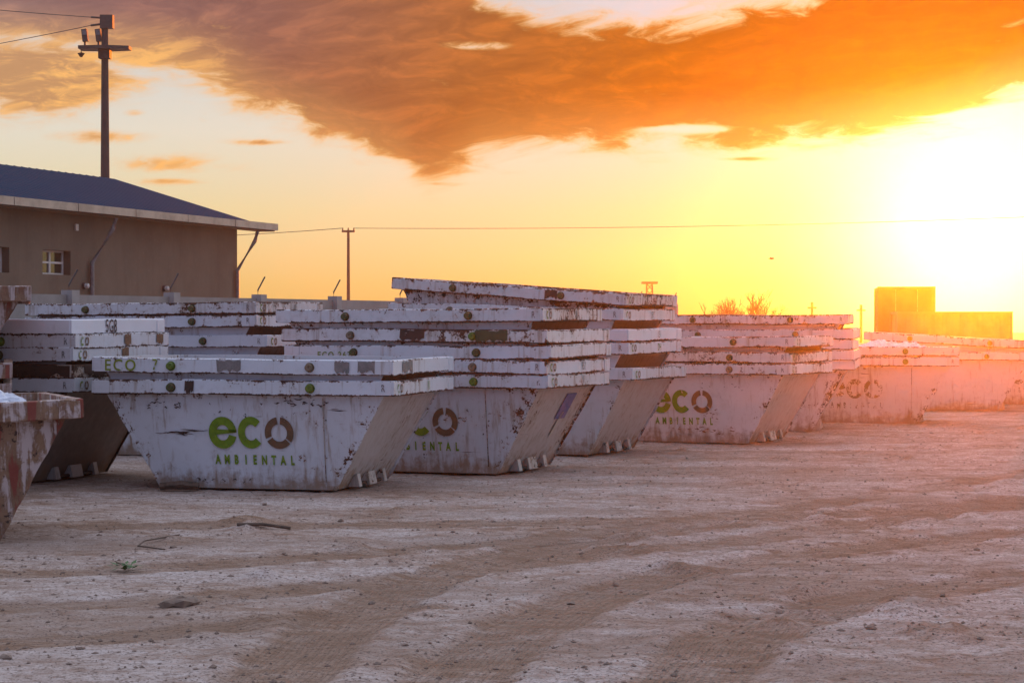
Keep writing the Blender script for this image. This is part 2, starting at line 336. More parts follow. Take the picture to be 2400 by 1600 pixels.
def axis(lo, hi, step, far_lo, far_hi):
    c = list(np.arange(lo, hi + 1e-6, step)); s = step; v = hi
    while v < far_hi: s *= 1.22; v += s; c.append(min(v, far_hi))
    s = step; v = lo; pre = []
    while v > far_lo: s *= 1.22; v -= s; pre.append(max(v, far_lo))
    return np.array(pre[::-1] + c)
RUTS = [  # (centre line, half width, depth)
    ([(-1.3, 9.0), (-1.15, 10.6), (-0.95, 12.6), (-0.45, 15.0), (0.5, 16.9), (2.4, 19.0), (5.0, 21.2)], 0.27, 0.05),
    ([(-0.45, 9.0), (-0.25, 10.6), (0.1, 12.3), (0.75, 14.2), (1.9, 15.8), (3.9, 17.6), (6.8, 19.6)], 0.27, 0.05),
    ([(0.6, 9.0), (0.9, 10.6), (1.4, 12.2), (2.3, 13.6), (3.9, 15.0), (6.5, 16.4), (9.5, 17.6)], 0.30, 0.045),
    ([(-4.8, 14.6), (-3.2, 15.0), (-1.6, 15.9), (0.2, 17.3), (2.2, 19.6), (4.6, 23.0), (7.6, 27.0)], 0.26, 0.035),
    ([(-4.6, 12.6), (-3.0, 13.1), (-1.5, 14.0), (0.1, 15.6), (2.6, 18.0), (5.6, 22.0), (9.0, 26.5)], 0.26, 0.035),
    ([(-3.5, 18.3), (0.0, 18.6), (3.5, 19.7), (7.0, 22.4), (11.0, 27.0)], 0.30, 0.03),
    ([(-5.5, 11.0), (-3.6, 11.3), (-2.0, 12.0), (-0.6, 13.2)], 0.22, 0.03)]
def smooth_line(pts, n=8):
    out = []; P = [pts[0]] + list(pts) + [pts[-1]]
    for i in range(1, len(P) - 2):
        a, b, c, d = (np.array(P[k], float) for k in (i - 1, i, i + 1, i + 2))
        for k in range(n):
            t = k / n; out.append(0.5 * (2 * b + (c - a) * t + (2 * a - 5 * b + 4 * c - d) * t * t + (3 * b - a - 3 * c + d) * t ** 3))
    out.append(np.array(pts[-1], float)); return out
def ground_height(X, Y, full=False):
    near = np.clip((70 - np.hypot(X, Y - 20)) / 40, 0, 1)
    H = 0.03 * fbm(X * 0.2, Y * 0.2, 3, 2) + 0.010 * fbm(X * 1.1, Y * 1.1, 9, 3, 0.5) * near + 0.013 * fbm(X * 6, Y * 6, 21, 2, 0.7) * near
    lump = np.clip(fbm(X * 2.6, Y * 2.6, 41, 3, 0.55) - 0.30, 0, 1) * (0.03 + 0.07 * np.clip((X - 0.5) / 3.0, 0, 1)) * near; H += lump
    rm = random.Random(12)
    for k in range(90):
        cx, cy = (rm.uniform(.8, 5.0), rm.uniform(9.4, 19.0)) if k < 70 else (rm.uniform(-3.2, .8), rm.uniform(9.6, 20.0))
        r = rm.uniform(.07, .20); hh = r * rm.uniform(.18, .34); el_ = rm.uniform(.7, 1.8)
        m_ = (np.abs(X - cx) < r * 5) & (np.abs(Y - cy) < r * 5)
        if m_.any():
            x, y = X[m_] - cx, Y[m_] - cy; H[m_] += hh * np.exp(-((x / (r * el_)) ** 2 + (y / r) ** 2)) * (1 + 1.2 * fbm(x * 9 + k, y * 9, 5, 2))
    RT = np.zeros_like(X); SD = np.zeros_like(X)
    for pts, hw, dep in RUTS:
        L = smooth_line(pts); xs = [p[0] for p in L]; ys = [p[1] for p in L]
        sel = (X > min(xs) - 1) & (X < max(xs) + 1) & (Y > min(ys) - 1) & (Y < max(ys) + 1)
        x = X[sel]; y = Y[sel]; best = np.full(x.shape, 9.0); arc = np.zeros(x.shape); sd = np.zeros(x.shape); s0 = 0.0
        for a, b in zip(L[:-1], L[1:]):
            e = b - a; l = np.hypot(*e); tt = np.clip(((x - a[0]) * e[0] + (y - a[1]) * e[1]) / (l * l), 0, 1)
            dx = x - a[0] - tt * e[0]; dy = y - a[1] - tt * e[1]; dd = np.hypot(dx, dy); k = dd < best
            best[k] = dd[k]; arc[k] = s0 + tt[k] * l; sd[k] = (np.sign(e[0] * dy - e[1] * dx) * dd)[k]; s0 += l
        wob = 0.05 * fbm(x * 2, y * 2, 77, 2); q = (best + wob) / hw
        floor = np.clip(1.15 - q, 0, 0.3) / 0.3; berm = np.exp(-((q - 1.35) / 0.28) ** 2)
        tread = 0.5 + 0.5 * np.sign(np.sin(arc * 2 * math.pi / 0.16 + np.abs(sd) * 14)) * (np.abs(sd) > 0.05)
        patch = np.clip(0.85 + 0.9 * fbm(x * 0.5, y * 0.5, 55, 2), 0.25, 1)
        H[sel] += patch * 0.4 * (-dep * floor + dep * 0.40 * berm * (1 + 1.5 * fbm(x * 5, y * 5, 13, 2)) )
        k = floor * patch > RT[sel]; tmp = SD[sel]; tmp[k] = sd[k]; SD[sel] = tmp
        RT[sel] = np.maximum(RT[sel], floor * patch)
    return H - 0.02, RT, SD
def build_ground():
    xs = axis(-8.5, 11.5, 0.05, -320, 320); ys = axis(8.8, 37.0, 0.055, -60, 320)
    X, Y = np.meshgrid(xs, ys); H, RT, SD = ground_height(X, Y)
    nx, ny = len(xs), len(ys)
    me = bpy.data.meshes.new('ground'); me.vertices.add(nx * ny)
    me.vertices.foreach_set('co', np.stack([X, Y, H], -1).astype(np.float32).ravel())
    i = np.arange(nx * ny).reshape(ny, nx); q = np.stack([i[:-1, :-1], i[:-1, 1:], i[1:, 1:], i[1:, :-1]], -1).reshape(-1, 4)
    me.loops.add(q.size); me.loops.foreach_set('vertex_index', q.ravel().astype(np.int32))
    me.polygons.add(len(q)); me.polygons.foreach_set('loop_start', np.arange(0, q.size, 4, dtype=np.int32)); me.polygons.foreach_set('loop_total', np.full(len(q), 4, np.int32))
    me.polygons.foreach_set('use_smooth', np.ones(len(q), bool))
    at = me.attributes.new('rut', 'FLOAT', 'POINT'); at.data.foreach_set('value', RT.astype(np.float32).ravel())
    at = me.attributes.new('across', 'FLOAT', 'POINT'); at.data.foreach_set('value', SD.astype(np.float32).ravel())
    me.materials.append(M_GROUND); me.update(calc_edges=True)
    return tag(link('ground', me), kind='structure')
build_ground()
def gz(x, y): return float(ground_height(np.array([[float(x)]]), np.array([[float(y)]]))[0][0, 0])

# ------------------------------------------------------------------ skips
SL, SW, RH, ZR = 3.28, 2.14, 0.155, 0.965          # rim length, width, rim height, height of the rim's lower edge
BT_L, BB_L, BT_W, BB_W = 2.98, 1.88, 1.98, 1.72    # body top and bottom
def skip_body(seed):
    rng = random.Random(seed); mb = MB(); ed = []; mu = []; en = []; ins = []
    def sheet(c00, c10, c11, c01, nu, nv, amp, side, inner):
        base = len(mb.v); c00, c10, c11, c01 = map(Vector, (c00, c10, c11, c01)); nrm = (c10 - c00).cross(c01 - c00).normalized()
        for j in range(nv + 1):
            for i in range(nu + 1):
                u, v = i / nu, j / nv
                p = (c00 * (1 - u) + c10 * u) * (1 - v) + (c01 * (1 - u) + c11 * u) * v
                w = math.sin(math.pi * u) * math.sin(math.pi * v)
                d = (mnoise.noise(p * 1.4 + Vector((seed * 7.3, 0, 0))) * 1.3 + mnoise.noise(p * 4 + Vector((0, seed * 3.1, 0))) * 0.5) * amp * (0.25 + w)
                mb.v.append(tuple(p + nrm * d)); z = p.z / ZR
                ed.append(max(0, 1 - min(u, 1 - u) * 14, 1 - (1 - v) * 9) if side else max(0, 1 - min(u, 1 - u) * 10) * 0.6)
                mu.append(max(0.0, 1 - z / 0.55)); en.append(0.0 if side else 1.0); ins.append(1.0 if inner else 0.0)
        for j in range(nv):
            for i in range(nu):
                a = base + j * (nu + 1) + i; mb.f.append((a, a + 1, a + nu + 2, a + nu + 1))
    t, z0, z1 = 0.012, 0.0, ZR + 0.02
    for k, (off, flip) in enumerate(((0.0, False), (t, True))):
        def P(sx, sy, top):
            l = (BT_L if top else BB_L) / 2 - off; w = (BT_W if top else BB_W) / 2 - off
            return (sx * l, sy * w, z1 if top else z0 + off)
        quads = [(P(-1, -1, 0), P(1, -1, 0), P(1, -1, 1), P(-1, -1, 1)), (P(1, -1, 0), P(1, 1, 0), P(1, 1, 1), P(1, -1, 1)),
                 (P(1, 1, 0), P(-1, 1, 0), P(-1, 1, 1), P(1, 1, 1)), (P(-1, 1, 0), P(-1, -1, 0), P(-1, -1, 1), P(-1, 1, 1)), (P(-1, 1, 0), P(1, 1, 0), P(1, -1, 0), P(-1, -1, 0))]
        for qi, q in enumerate(quads):
            if flip: q = (q[1], q[0], q[3], q[2])
            sheet(*q, *((22, 10) if qi in (0, 2) else (12, 10) if qi < 4 else (2, 2)), (0.003 if qi in (0, 2) else 0.008) if qi < 4 else 0, qi in (0, 2), flip)
    # side plates run past the sloping ends as a thin lip
    for sx in (-1, 1):
        for sy in (-1, 1):
            n = 14; row = []
            for j in range(n + 1):
                v = j / n; x = sx * (BB_L + (BT_L - BB_L) * v) / 2; y = sy * (BB_W + (BT_W - BB_W) * v) / 2; z = z0 + (z1 - z0) * v
                lip = 0.028 + 0.012 * mnoise.noise(Vector((v * 9 + seed, sx * 3, sy * 5))) + rng.uniform(-0.004, 0.004)
                row.append(((x - sx * 0.01, y + sy * 0.003, z), (x + sx * lip, y + sy * 0.004, z), (x + sx * lip, y - sy * 0.006, z), (x - sx * 0.01, y - sy * 0.006, z)))
            b = len(mb.v)
            for r in row: mb.v += r; ed += [0.5, 1, 1, 0.5]; mu += [max(0, 1 - r[0][2] / ZR / 0.55)] * 4; en += [0.0] * 4; ins += [0.0] * 4
            for j in range(n):
                for k in range(4):
                    q = (b + j * 4 + k, b + j * 4 + (k + 1) % 4, b + j * 4 + 4 + (k + 1) % 4, b + j * 4 + 4 + k); mb.f.append(q if sx * sy < 0 else q[::-1])
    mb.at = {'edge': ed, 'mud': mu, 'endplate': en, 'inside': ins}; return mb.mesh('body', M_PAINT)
def skip_rim(seed, h=RH):
    mb = MB(); ed = []; sec = []
    hl, hw = SL / 2, SW / 2; pts = []
    for (x0, y0), (x1, y1), n in (((-hl, -hw), (hl, -hw), 30), ((hl, -hw), (hl, hw), 18), ((hl, hw), (-hl, hw), 30), ((-hl, hw), (-hl, -hw), 18)):
        for i in range(n): pts.append((x0 + (x1 - x0) * i / n, y0 + (y1 - y0) * i / n))
    n = len(pts)
    prof = [(0.012, 0.0, 2.6), (0.0, 0.010, 2.0), (0.0, 0.024, .6), (0.0, h * .28, .34), (0.0, h * .5, .28), (0.0, h * .72, .42), (0.0, h - .022, .7), (0.0, h - .008, 1.5), (0.012, h, 1.3), (0.085, h, .8), (0.085, 0.0, .5)]  # lower-edge rust band also paints in the shadow line below the rim
    for i, (x, y) in enumerate(pts):
        dent = 0.011 * mnoise.noise(Vector((x * 1.7 + seed * 5, y * 1.7, 1))) + 0.004 * mnoise.noise(Vector((x * 6, y * 6 + seed, 2)))
        sag = 0.014 * mnoise.noise(Vector((x * 0.9, y * 0.9 + seed * 2, 7)))
        for off, z, e in prof:
            o = off + dent * (1 if off < .05 else 0)
            mb.v.append((x * (1 - o / hl) if abs(abs(x) - hl) < 1e-4 or abs(abs(y) - hw) > 1e-4 else x * (1 - 0 * o), y, ZR + z + sag))
            v = mb.v[-1]; yy = y * (1 - o / hw) if abs(abs(y) - hw) < 1e-4 else y; xx = x * (1 - o / hl) if abs(abs(x) - hl) < 1e-4 else x
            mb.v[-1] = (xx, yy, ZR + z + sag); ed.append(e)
    m = len(prof)
    for i in range(n):
        for k in range(m):
            a, b = i * m + k, i * m + (k + 1) % m; c, d = ((i + 1) % n) * m + (k + 1) % m, ((i + 1) % n) * m + k
            mb.f.append((a, d, c, b))
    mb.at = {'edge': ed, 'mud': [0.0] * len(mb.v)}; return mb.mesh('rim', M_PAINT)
def rim_ledge():
    """plate that closes the gap between rim and body from below"""
    mb = MB(); z = ZR + 0.012; a = [(-SL / 2 + .02, -SW / 2 + .02), (SL / 2 - .02, -SW / 2 + .02), (SL / 2 - .02, SW / 2 - .02), (-SL / 2 + .02, SW / 2 - .02)]
    b = [(-BT_L / 2 + .004, -BT_W / 2 + .004), (BT_L / 2 - .004, -BT_W / 2 + .004), (BT_L / 2 - .004, BT_W / 2 - .004), (-BT_L / 2 + .004, BT_W / 2 - .004)]
    mb.add([(*p, z) for p in a] + [(*p, z) for p in b] + [(*p, z + .01) for p in a] + [(*p, z + .01) for p in b],
           [(i, 4 + i, 4 + (i + 1) % 4, (i + 1) % 4) for i in range(4)] + [(8 + i, 8 + (i + 1) % 4, 12 + (i + 1) % 4, 12 + i) for i in range(4)])
    return mb.mesh('rim_ledge', M_DARK)
def pin_mesh():
    mb = MB(); mb.tube([(0, 0.0, 0), (0, -0.012, 0)], 0.050, 14); mb.tube([(0, -0.010, 0), (0, -0.055, 0), (0, -0.062, 0)], [0.038, 0.038, 0.033], 14)
    return mb.mesh('lifting_pin', M_PIN)
def bracket_mesh(w):
    """upright stop plate of the hook bracket: bent sheet with a foot"""
    mb = MB(); poly = [(0.0, 0.0), (0.125, 0.0), (0.125, 0.010), (0.098, 0.135), (0.07, 0.128)]
    mb.prism(poly, -w / 2, w / 2, Matrix(((1, 0, 0, 0), (0, 0, 1, 0), (0, 1, 0, 0), (0, 0, 0, 1)))); return mb.mesh('hook_stop', M_PAINT)
def bar_mesh():
    mb = MB(); mb.tube([(0, -0.42, 0), (0, 0.42, 0)], 0.022, 8); return mb.mesh('hook_bar', M_DARK)
def ring(cx, cy, rx, ry, ix, iy, a0, a1, n=28):
    o = []; i = []
    for k in range(n + 1):
        a = math.radians(a0 + (a1 - a0) * k / n); o.append((cx + rx * math.cos(a), cy + ry * math.sin(a))); i.append((cx + ix * math.cos(a), cy + iy * math.sin(a)))
    return o, i
def arc_face(mb, *a):
    o, i = ring(*a); n = len(o); b = len(mb.v); mb.v += [(p[0], 0, p[1]) for p in o] + [(p[0], 0, p[1]) for p in i]
    for k in range(n - 1): mb.f.append((b + k, b + n + k, b + n + k + 1, b + k + 1))
def quad(mb, x0, z0, x1, z1):
    b = len(mb.v); mb.v += [(x0, 0, z0), (x1, 0, z0), (x1, 0, z1), (x0, 0, z1)]; mb.f.append((b, b + 1, b + 2, b + 3))
def poly(mb, pts):
    b = len(mb.v); mb.v += [(p[0], 0, p[1]) for p in pts]; mb.f.append(tuple(range(b, b + len(pts))))
def letter_meshes():
    e = MB(); arc_face(e, 0, 0, .153, .166, .070, .080, 2, 346, 40); poly(e, [(-.072, -.022), (.152, .004), (.146, .03), (-.072, .036)])
    c = MB(); arc_face(c, 0, 0, .142, .166, .066, .082, 44, 318, 32)
    o = MB()
    for a0, a1 in ((98, 202), (212, 318), (-36, 83)): arc_face(o, 0, 0, .156, .164, .086, .090, a0, a1, 14)
    mini = MB()
    for a0, a1 in ((98, 202), (212, 318), (-36, 83)): arc_face(mini, .07, 0, .042, .048, .022, .026, a0, a1, 8)
    return e.mesh('logo_letter_e', M_GREEN), c.mesh('logo_letter_c', M_GREEN), o.mesh('logo_letter_o', M_BROWN), mini
def text_mesh(s, size, mat, xs=1.0, space=1.0, fat=0.0, shear=0.0):
    cu = bpy.data.curves.new('txt', 'FONT'); cu.body = s; cu.size = size; cu.align_x = 'CENTER'; cu.align_y = 'CENTER'; cu.space_character = space; cu.offset = fat; cu.shear = shear
    cu.resolution_u = 3
    ob = bpy.data.objects.new('txt', cu); COL.objects.link(ob); bpy.context.view_layer.update()
    me = bpy.data.meshes.new_from_object(ob.evaluated_get(bpy.context.evaluated_depsgraph_get())); bpy.data.objects.remove(ob); bpy.data.curves.remove(cu)
    for v in me.vertices: v.co = (v.co.x * xs, 0, v.co.y)
    me.materials.clear(); me.materials.append(mat); me.name = 'lettering'; return me
BODIES = [skip_body(k) for k in (1, 2, 3, 4)]; RIMS = [skip_rim(k) for k in (1, 2, 3, 4, 5)]
LEDGE = rim_ledge(); PIN = pin_mesh(); STOPS = {w: bracket_mesh(w) for w in (0.09, 0.24)}; BAR = bar_mesh()
LE, LC, LO, MINI = letter_meshes()
MINI_C = MB(); arc_face(MINI_C, -.03, 0, .038, .048, .018, .026, 50, 310, 10); MINI_C = MINI_C.mesh('stencil_c', M_GREEN2); MINI_O = MINI.mesh('stencil_o', M_BROWN)
AMB = {ch: text_mesh(ch, 0.130, M_GREEN, 0.60, 1.0, 0.006) for ch in 'AMBIENTL'}
TXT = {}
def txt(s, size, mat, xs=.7, space=1.1, pos=None, fat=.002):
    k = (s, size, mat.name, xs, space)
    if k not in TXT: TXT[k] = text_mesh(s, size, mat, xs, space, fat)
    return TXT[k]
def patch_mesh(w, h, seed, mat):
    rng = random.Random(seed); n = 9; top = [(-w / 2 + w * i / n, h / 2 - rng.uniform(0, .02)) for i in range(n + 1)]
    bot = [(w / 2 - w * i / n + rng.uniform(-.01, .01), -h / 2 + rng.uniform(0, .05)) for i in range(n + 1)]
    mb = MB(); b = top + bot; poly(mb, b[::-1]); return mb.mesh('paint_patch', mat)
SEAM = MB().box((-.004, -.003, 0), (.004, .002, 1)).mesh('weld_seam', M_PAINT)
CORNER = MB().box((-.085, -.004, -.066), (.085, .004, .066)).mesh('corner_plate', M_PAINT)
# slope of the end plates, used to hang things on them
END_T = math.atan2((BT_L - BB_L) / 2, ZR + .02); SIDE_T = math.atan2((BT_W - BB_W) / 2, ZR + .02)
WHITE = (0.70, 0.70, 0.71)
NOTICE = MB().box((-.17, -.17, 0), (.17, .17, .002)).mesh('notice_sheet', M_BLUEPAPER); STRIP = MB().box((-.16, -.035, 0), (.16, .035, .002)).mesh('notice_strip', M_PALEPAPER)
def skip(label, base, yaw, zoff=0.0, wear=0.45, tint=WHITE, roll=0.0, pitch=0.0, logo=False, number=None, marks=True, patches=(), front=None,
         ground=False, seed=0, group=None, red=False, hidden=False, seam=False, notice=False, rusty=None, dark=False, scrapes=(), faded=False):
    """one skip: base = ground point under its centre, zoff = how far it is lifted by the ones below"""
    root = empty('skip', (base[0], base[1], zoff), (roll and 0, 0, 0))
    root.rotation_euler = (R(pitch), R(roll), R(-yaw))
    tag(root, label, 'skip', group or 'skips stacked in the yard')
    rng = random.Random(seed * 13 + 5); colr = (tint[0] * .97, tint[1], tint[2] * 1.04, wear)
    if hidden and not roll: root.rotation_euler = (R(rng.uniform(-.3, .3)), R(rng.uniform(-.4, .4)), R(-yaw + rng.uniform(-.4, .4)))
    mp = M_RUST if red else None
    def put(name, me, loc=(0, 0, 0), rot=(0, 0, 0), parent=root, mat=None):
        o = link(name, me, parent, colr); o.location = loc; o.rotation_euler = rot
        if mat:
            o.material_slots[0].link = 'OBJECT'; o.material_slots[0].material = mat
        return o
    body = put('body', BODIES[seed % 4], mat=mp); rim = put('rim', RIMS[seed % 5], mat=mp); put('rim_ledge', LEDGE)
    if rusty if rusty is not None else hidden: body.pass_index = 1  # these ends get the brown of rust plus painted shade
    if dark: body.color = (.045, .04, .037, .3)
    for sx in (-1, 1):
        put('lifting_pin', PIN, (sx * 0.755, -SW / 2 + .004, ZR + RH * .48), mat=rng.choice((None, M_PIN2, M_PIN2, M_PIN3))); put('lifting_pin', PIN, (sx * 0.755, SW / 2 - .004, ZR + RH * .48), (0, 0, math.pi))
    if not hidden:
        for sx in (-1, 1):
            rz = 0 if sx > 0 else math.pi
            put('hook_bar', BAR, (sx * (BB_L / 2 + .085), 0, .03))
            for y, w in ((-.42, .09), (0, .24), (.42, .09)):
                o = put('hook_stop', STOPS[w], (sx * (BB_L / 2 + .012), y, .008), (0, 0, rz + rng.uniform(-.06, .06))); o.color = (tint[0] * .78, tint[1] * .72, tint[2] * .66, .75)
    put('corner_plate', CORNER, (SL / 2 - .11, -SW / 2 - .003, ZR + RH / 2), mat=mp); put('corner_plate', CORNER, (-SL / 2 + .11, -SW / 2 - .003, ZR + RH / 2), mat=mp)
    put('corner_plate', CORNER, (SL / 2 + .003, SW / 2 - .12, ZR + RH / 2), (0, 0, math.pi / 2), mat=mp)
    if marks and not red:
        x = SL / 2 + .009
        a = put('stencil_c', MINI_C, (x, -SW / 2 + .17, ZR + RH / 2), (0, 0, math.pi / 2), rim); put('stencil_o', MINI_O, (x, -SW / 2 + .17, ZR + RH / 2), (0, 0, math.pi / 2), rim)
        put('stencil_mark', txt('R', .10, M_GREY), (SL / 2 - .11, -SW / 2 - .012, ZR + RH / 2), (0, 0, 0), rim)
    if number and not red:
        put('stencil_number', txt(*number), (SL / 2 + .0095, number[5] if len(number) > 5 else .12, ZR + RH / 2), (0, 0, math.pi / 2), rim)
    for f in (front or ()):
        put('stencil_number', txt(*f[0]), (f[1], -SW / 2 - .0095, ZR + RH / 2 + (f[2] if len(f) > 2 else 0)), (0, 0, 0), rim)
    for i, (side, pos, w, mat) in enumerate(patches):
        me = patch_mesh(w, RH - .012, seed * 7 + i, mat)
        if side == 'f': put('paint_patch', me, (pos, -SW / 2 - .0085, ZR + RH / 2), (0, 0, 0), rim)
        else: put('paint_patch', me, (SL / 2 + .0085, pos, ZR + RH / 2), (0, 0, math.pi / 2), rim)
    def onfront(x, z, lift=.0095):
        v = z / (ZR + .02); return (x, -(BB_W + (BT_W - BB_W) * v) / 2 - lift, z)
    rt = (SIDE_T, 0, 0)
    if logo:
        cx = .07 if logo is True else logo
        fm = M_FADE if faded else None
        put('logo_letter_e', LE, onfront(cx - .31, .575), rt, body, fm); put('logo_letter_c', LC, onfront(cx, .58), rt, body, fm); put('logo_letter_o', LO, onfront(cx + .305, .58), rt, body, fm)
        for i, ch in enumerate('AMBIENTAL'): put('logo_letter', AMB[ch], onfront(cx + .03 + (i - 4) * .101 + rng.uniform(-.004, .004), .295), rt, body, fm)
    for (x0, z0, w, h, n, ln, mat) in scrapes:
        mb = MB(); r2 = random.Random(int(x0 * 100) + n)
        for k in range(n):
            x = x0 + r2.uniform(-w, w) / 2; z = z0 + r2.gauss(0, .5) * h / 2; l = ln * r2.uniform(.25, 1); th = r2.uniform(.0035, .011); m_ = 6
            top = [(x - l / 2 + l * i / m_, z + th * (.3 + r2.random()) * math.sin(math.pi * (i + .3) / (m_ + .6)) + .006 * math.sin(i * .9 + k)) for i in range(m_ + 1)]
            bot = [(x - l / 2 + l * i / m_, z - th * (.3 + r2.random()) * math.sin(math.pi * (i + .3) / (m_ + .6)) + .006 * math.sin(i * .9 + k)) for i in range(m_ + 1)]
            poly(mb, bot + top[::-1])
        o = put('scrape_marks', mb.mesh('scrape_marks', mat), onfront(0, 0, .0085), rt, body); o['kind'] = 'stuff'
    if notice:
        for me, nm, v in ((NOTICE, 'notice_sheet', .74), (STRIP, 'notice_strip', .53)):
            put(nm, me, ((BB_L + (BT_L - BB_L) * v) / 2 + .014, .30, (ZR + .02) * v), (0, math.pi / 2 + END_T, 0), body)
    if seam:
        s = put('weld_seam', SEAM, onfront(.86, .08, .010), rt, body); s.scale = (1, 1, .86); s.color = (.42, .36, .30, .95)
    return root
ROT_SOFT = 0.0
# poses worked out from the yard: centre on the ground and turn (degrees clockwise seen from above)
A, B, C, D, E_, F = (-2.50, 23.02), (-0.75, 25.45), (0.43, 28.92), (2.79, 31.55), (3.86, 34.55), (6.0, 37.3)
Z, Y = (-5.80, 24.10), (-4.42, 28.55)
GA = 'two skips of the front stack'
N = lambda s, m=None: (s, .13, m or M_GREY)
# A: front stack of two
skip('lower white skip of the front stack with big green eco lettering', A, 14.5, 0, .42, (.72, .72, .74), logo=True, number=N('JII', M_GREEN2), seed=1, seam=True, scrapes=((-.72, .575, .40, .05, 9, .34, M_PATCHD), (-.86, .86, .40, .10, 16, .06, M_PATCHD), (.60, .90, .62, .10, 16, .10, M_PATCHD), (-.30, .09, .7, .05, 12, .07, M_PATCHD), (.30, .80, 1.6, .22, 14, .04, M_PATCHD), (.62, .33, .10, .16, 7, .035, M_PATCHR)), patches=(('f', -.55, .10, M_PATCHD),))
skip('upper white skip of the front stack marked ECO 7 with grey drips', A, 14.9, .215, .34, (.74, .74, .76), marks=False, seed=2, hidden=True, roll=.3,
     front=((('ECO', .165, M_LIME, .95, 1.25), -1.32, -.005), (('7', .16, M_LIME, .85, 1.0), -.93, .005)), patches=(('f', -.12, .27, M_PATCHY), ('f', 1.10, .16, M_PATCHY), ('f', 1.36, .18, M_PATCHY), ('e', -.62, .34, M_PATCHY)))
# B: five
zb = [0, .160, .328, .512, .735]
skip('bottom skip behind the front pair with blue notice on its sloping end', B, 21, zb[0], .50, (.62, .62, .64), logo=.05, number=N('III'), seed=3, seam=True, notice=True, scrapes=((.50, .62, .36, .06, 9, .07, M_PATCHR), (.1, .22, .06, .14, 4, .03, M_PATCHD), (.5, .45, .9, .5, 12, .03, M_PATCHD)))
skip('second skip up in the five stack right behind the front pair', B, 21.3, zb[1], .46, (.70, .71, .74), number=N('352'), seed=4, hidden=True)
skip('third skip up in the five stack with faint green rim lettering', (B[0] + .03, B[1]), 20.8, zb[2], .40, (.72, .72, .74), seed=5, hidden=True, marks=False, front=((('ECO 267', .10, M_GREEN2, .9, 1.3), -1.0, -.035),))
skip('fourth skip up in the five stack, heavily chipped rim with dark green patch', (B[0] - .01, B[1]), 21, zb[3], .66, (.74, .72, .71), seed=6, hidden=True, marks=False, patches=(('f', .98, .40, M_PATCHG), ('f', .02, .30, M_PATCHD)))
skip('top skip of the five stack right behind the front pair with rusty interior', (B[0] - .07, B[1]), 20.3, zb[4], .60, (.68, .67, .67), number=N('JIA', M_BLACK), seed=7, hidden=True, roll=-.35)
# C: five, the upper two askew
skip('bottom skip of the leaning stack with two tilted skips on top', C, 23, 0, .42, (.63, .64, .66), seed=8)
skip('second skip up in the leaning stack with rust brown ends', (C[0] - .06, C[1]), 22.5, .335, .42, (.70, .70, .72), number=N('DH', M_GREEN2), seed=9, hidden=True)
skip('third skip up in the leaning stack, clean pale rim and sunlit top edge', (C[0] - .06, C[1]), 22.8, .498, .20, (.78, .78, .80), number=N('151'), seed=10, hidden=True, marks=False)
skip('second from top skip of the leaning stack marked 507', (C[0] - .17, C[1] + .05), 22, .80, .46, (.70, .69, .69), number=('507', .125, M_GREY), seed=11, hidden=True, roll=1.6)
skip('topmost skip of the leaning stack, tilted down to the right against the sky', (C[0] - .17, C[1] + .05), 22, 1.06, .62, (.69, .66, .65), number=N('JII', M_BLACK), seed=12, hidden=True, roll=4.0, patches=(('f', .62, .17, M_PATCHD),))
# D: three
skip('bottom white skip with eco lettering between the leaning stack and the sun', D, 24, 0, .50, (.72, .70, .69), logo=.001, seed=13, scrapes=((.30, .17, .9, .12, 22, .09, M_PATCHR), (.42, .42, .22, .30, 14, .06, M_PATCHR), (.6, .8, .7, .1, 8, .05, M_PATCHD)), patches=(('f', -.60, .55, M_PATCHD),))
skip('middle skip of the three stack next to the leaning stack with flaking rim', D, 24, .165, .66, (.70, .66, .62), seed=14, hidden=True)
skip('top skip of the three stack next to the leaning stack', (D[0] + .03, D[1]), 23, .375, .48, (.70, .68, .67), seed=15, hidden=True)
# E: five
for k, (dz, dx, wear, lab) in enumerate(((0, 0, .45, 'bottom'), (.155, 0, .40, 'second lowest'), (.315, -.03, .35, 'middle'), (.47, 0, .38, 'second highest'), (.70, -.10, .55, 'topmost'))):
    skip(lab + ' skip of the five stack behind the three stack near the sun', (E_[0] + dx, E_[1]), 11 + (k % 2), dz, wear, (.71, .69, .68), seed=16 + k, hidden=k > 0, number=N('II') if k == 4 else None, marks=k == 4)
# F: two, with rubbish on top
skip('lower skip with brown eco lettering in the sun haze at right', F, 9, 0, .40, (.70, .67, .64), logo=-.08, faded=True, seed=22, seam=True)
skip('upper skip heaped with white rubbish in the sun haze at right', F, 9.3, .165, .42, (.70, .67, .64), seed=23, hidden=True)
# G, H: far right
G, H = (8.6, 42.6), (10.6, 45.6)
skip('hazy skip standing just behind the rubbish heaped pair', G, 13, 0, .40, (.70, .67, .64), seed=24)
skip('hazy skip on top, tilted down to the right behind the rubbish heaped pair', G, 13, .30, .40, (.70, .67, .64), seed=25, hidden=True, roll=3.2)
skip('farthest skip with eco lettering at the right edge in the glare', H, 12, 0, .40, (.68, .65, .62), logo=.06, faded=True, seed=26)
skip('upper skip of the farthest pair at the right edge', H, 12, .17, .40, (.68, .65, .62), seed=27, hidden=True)
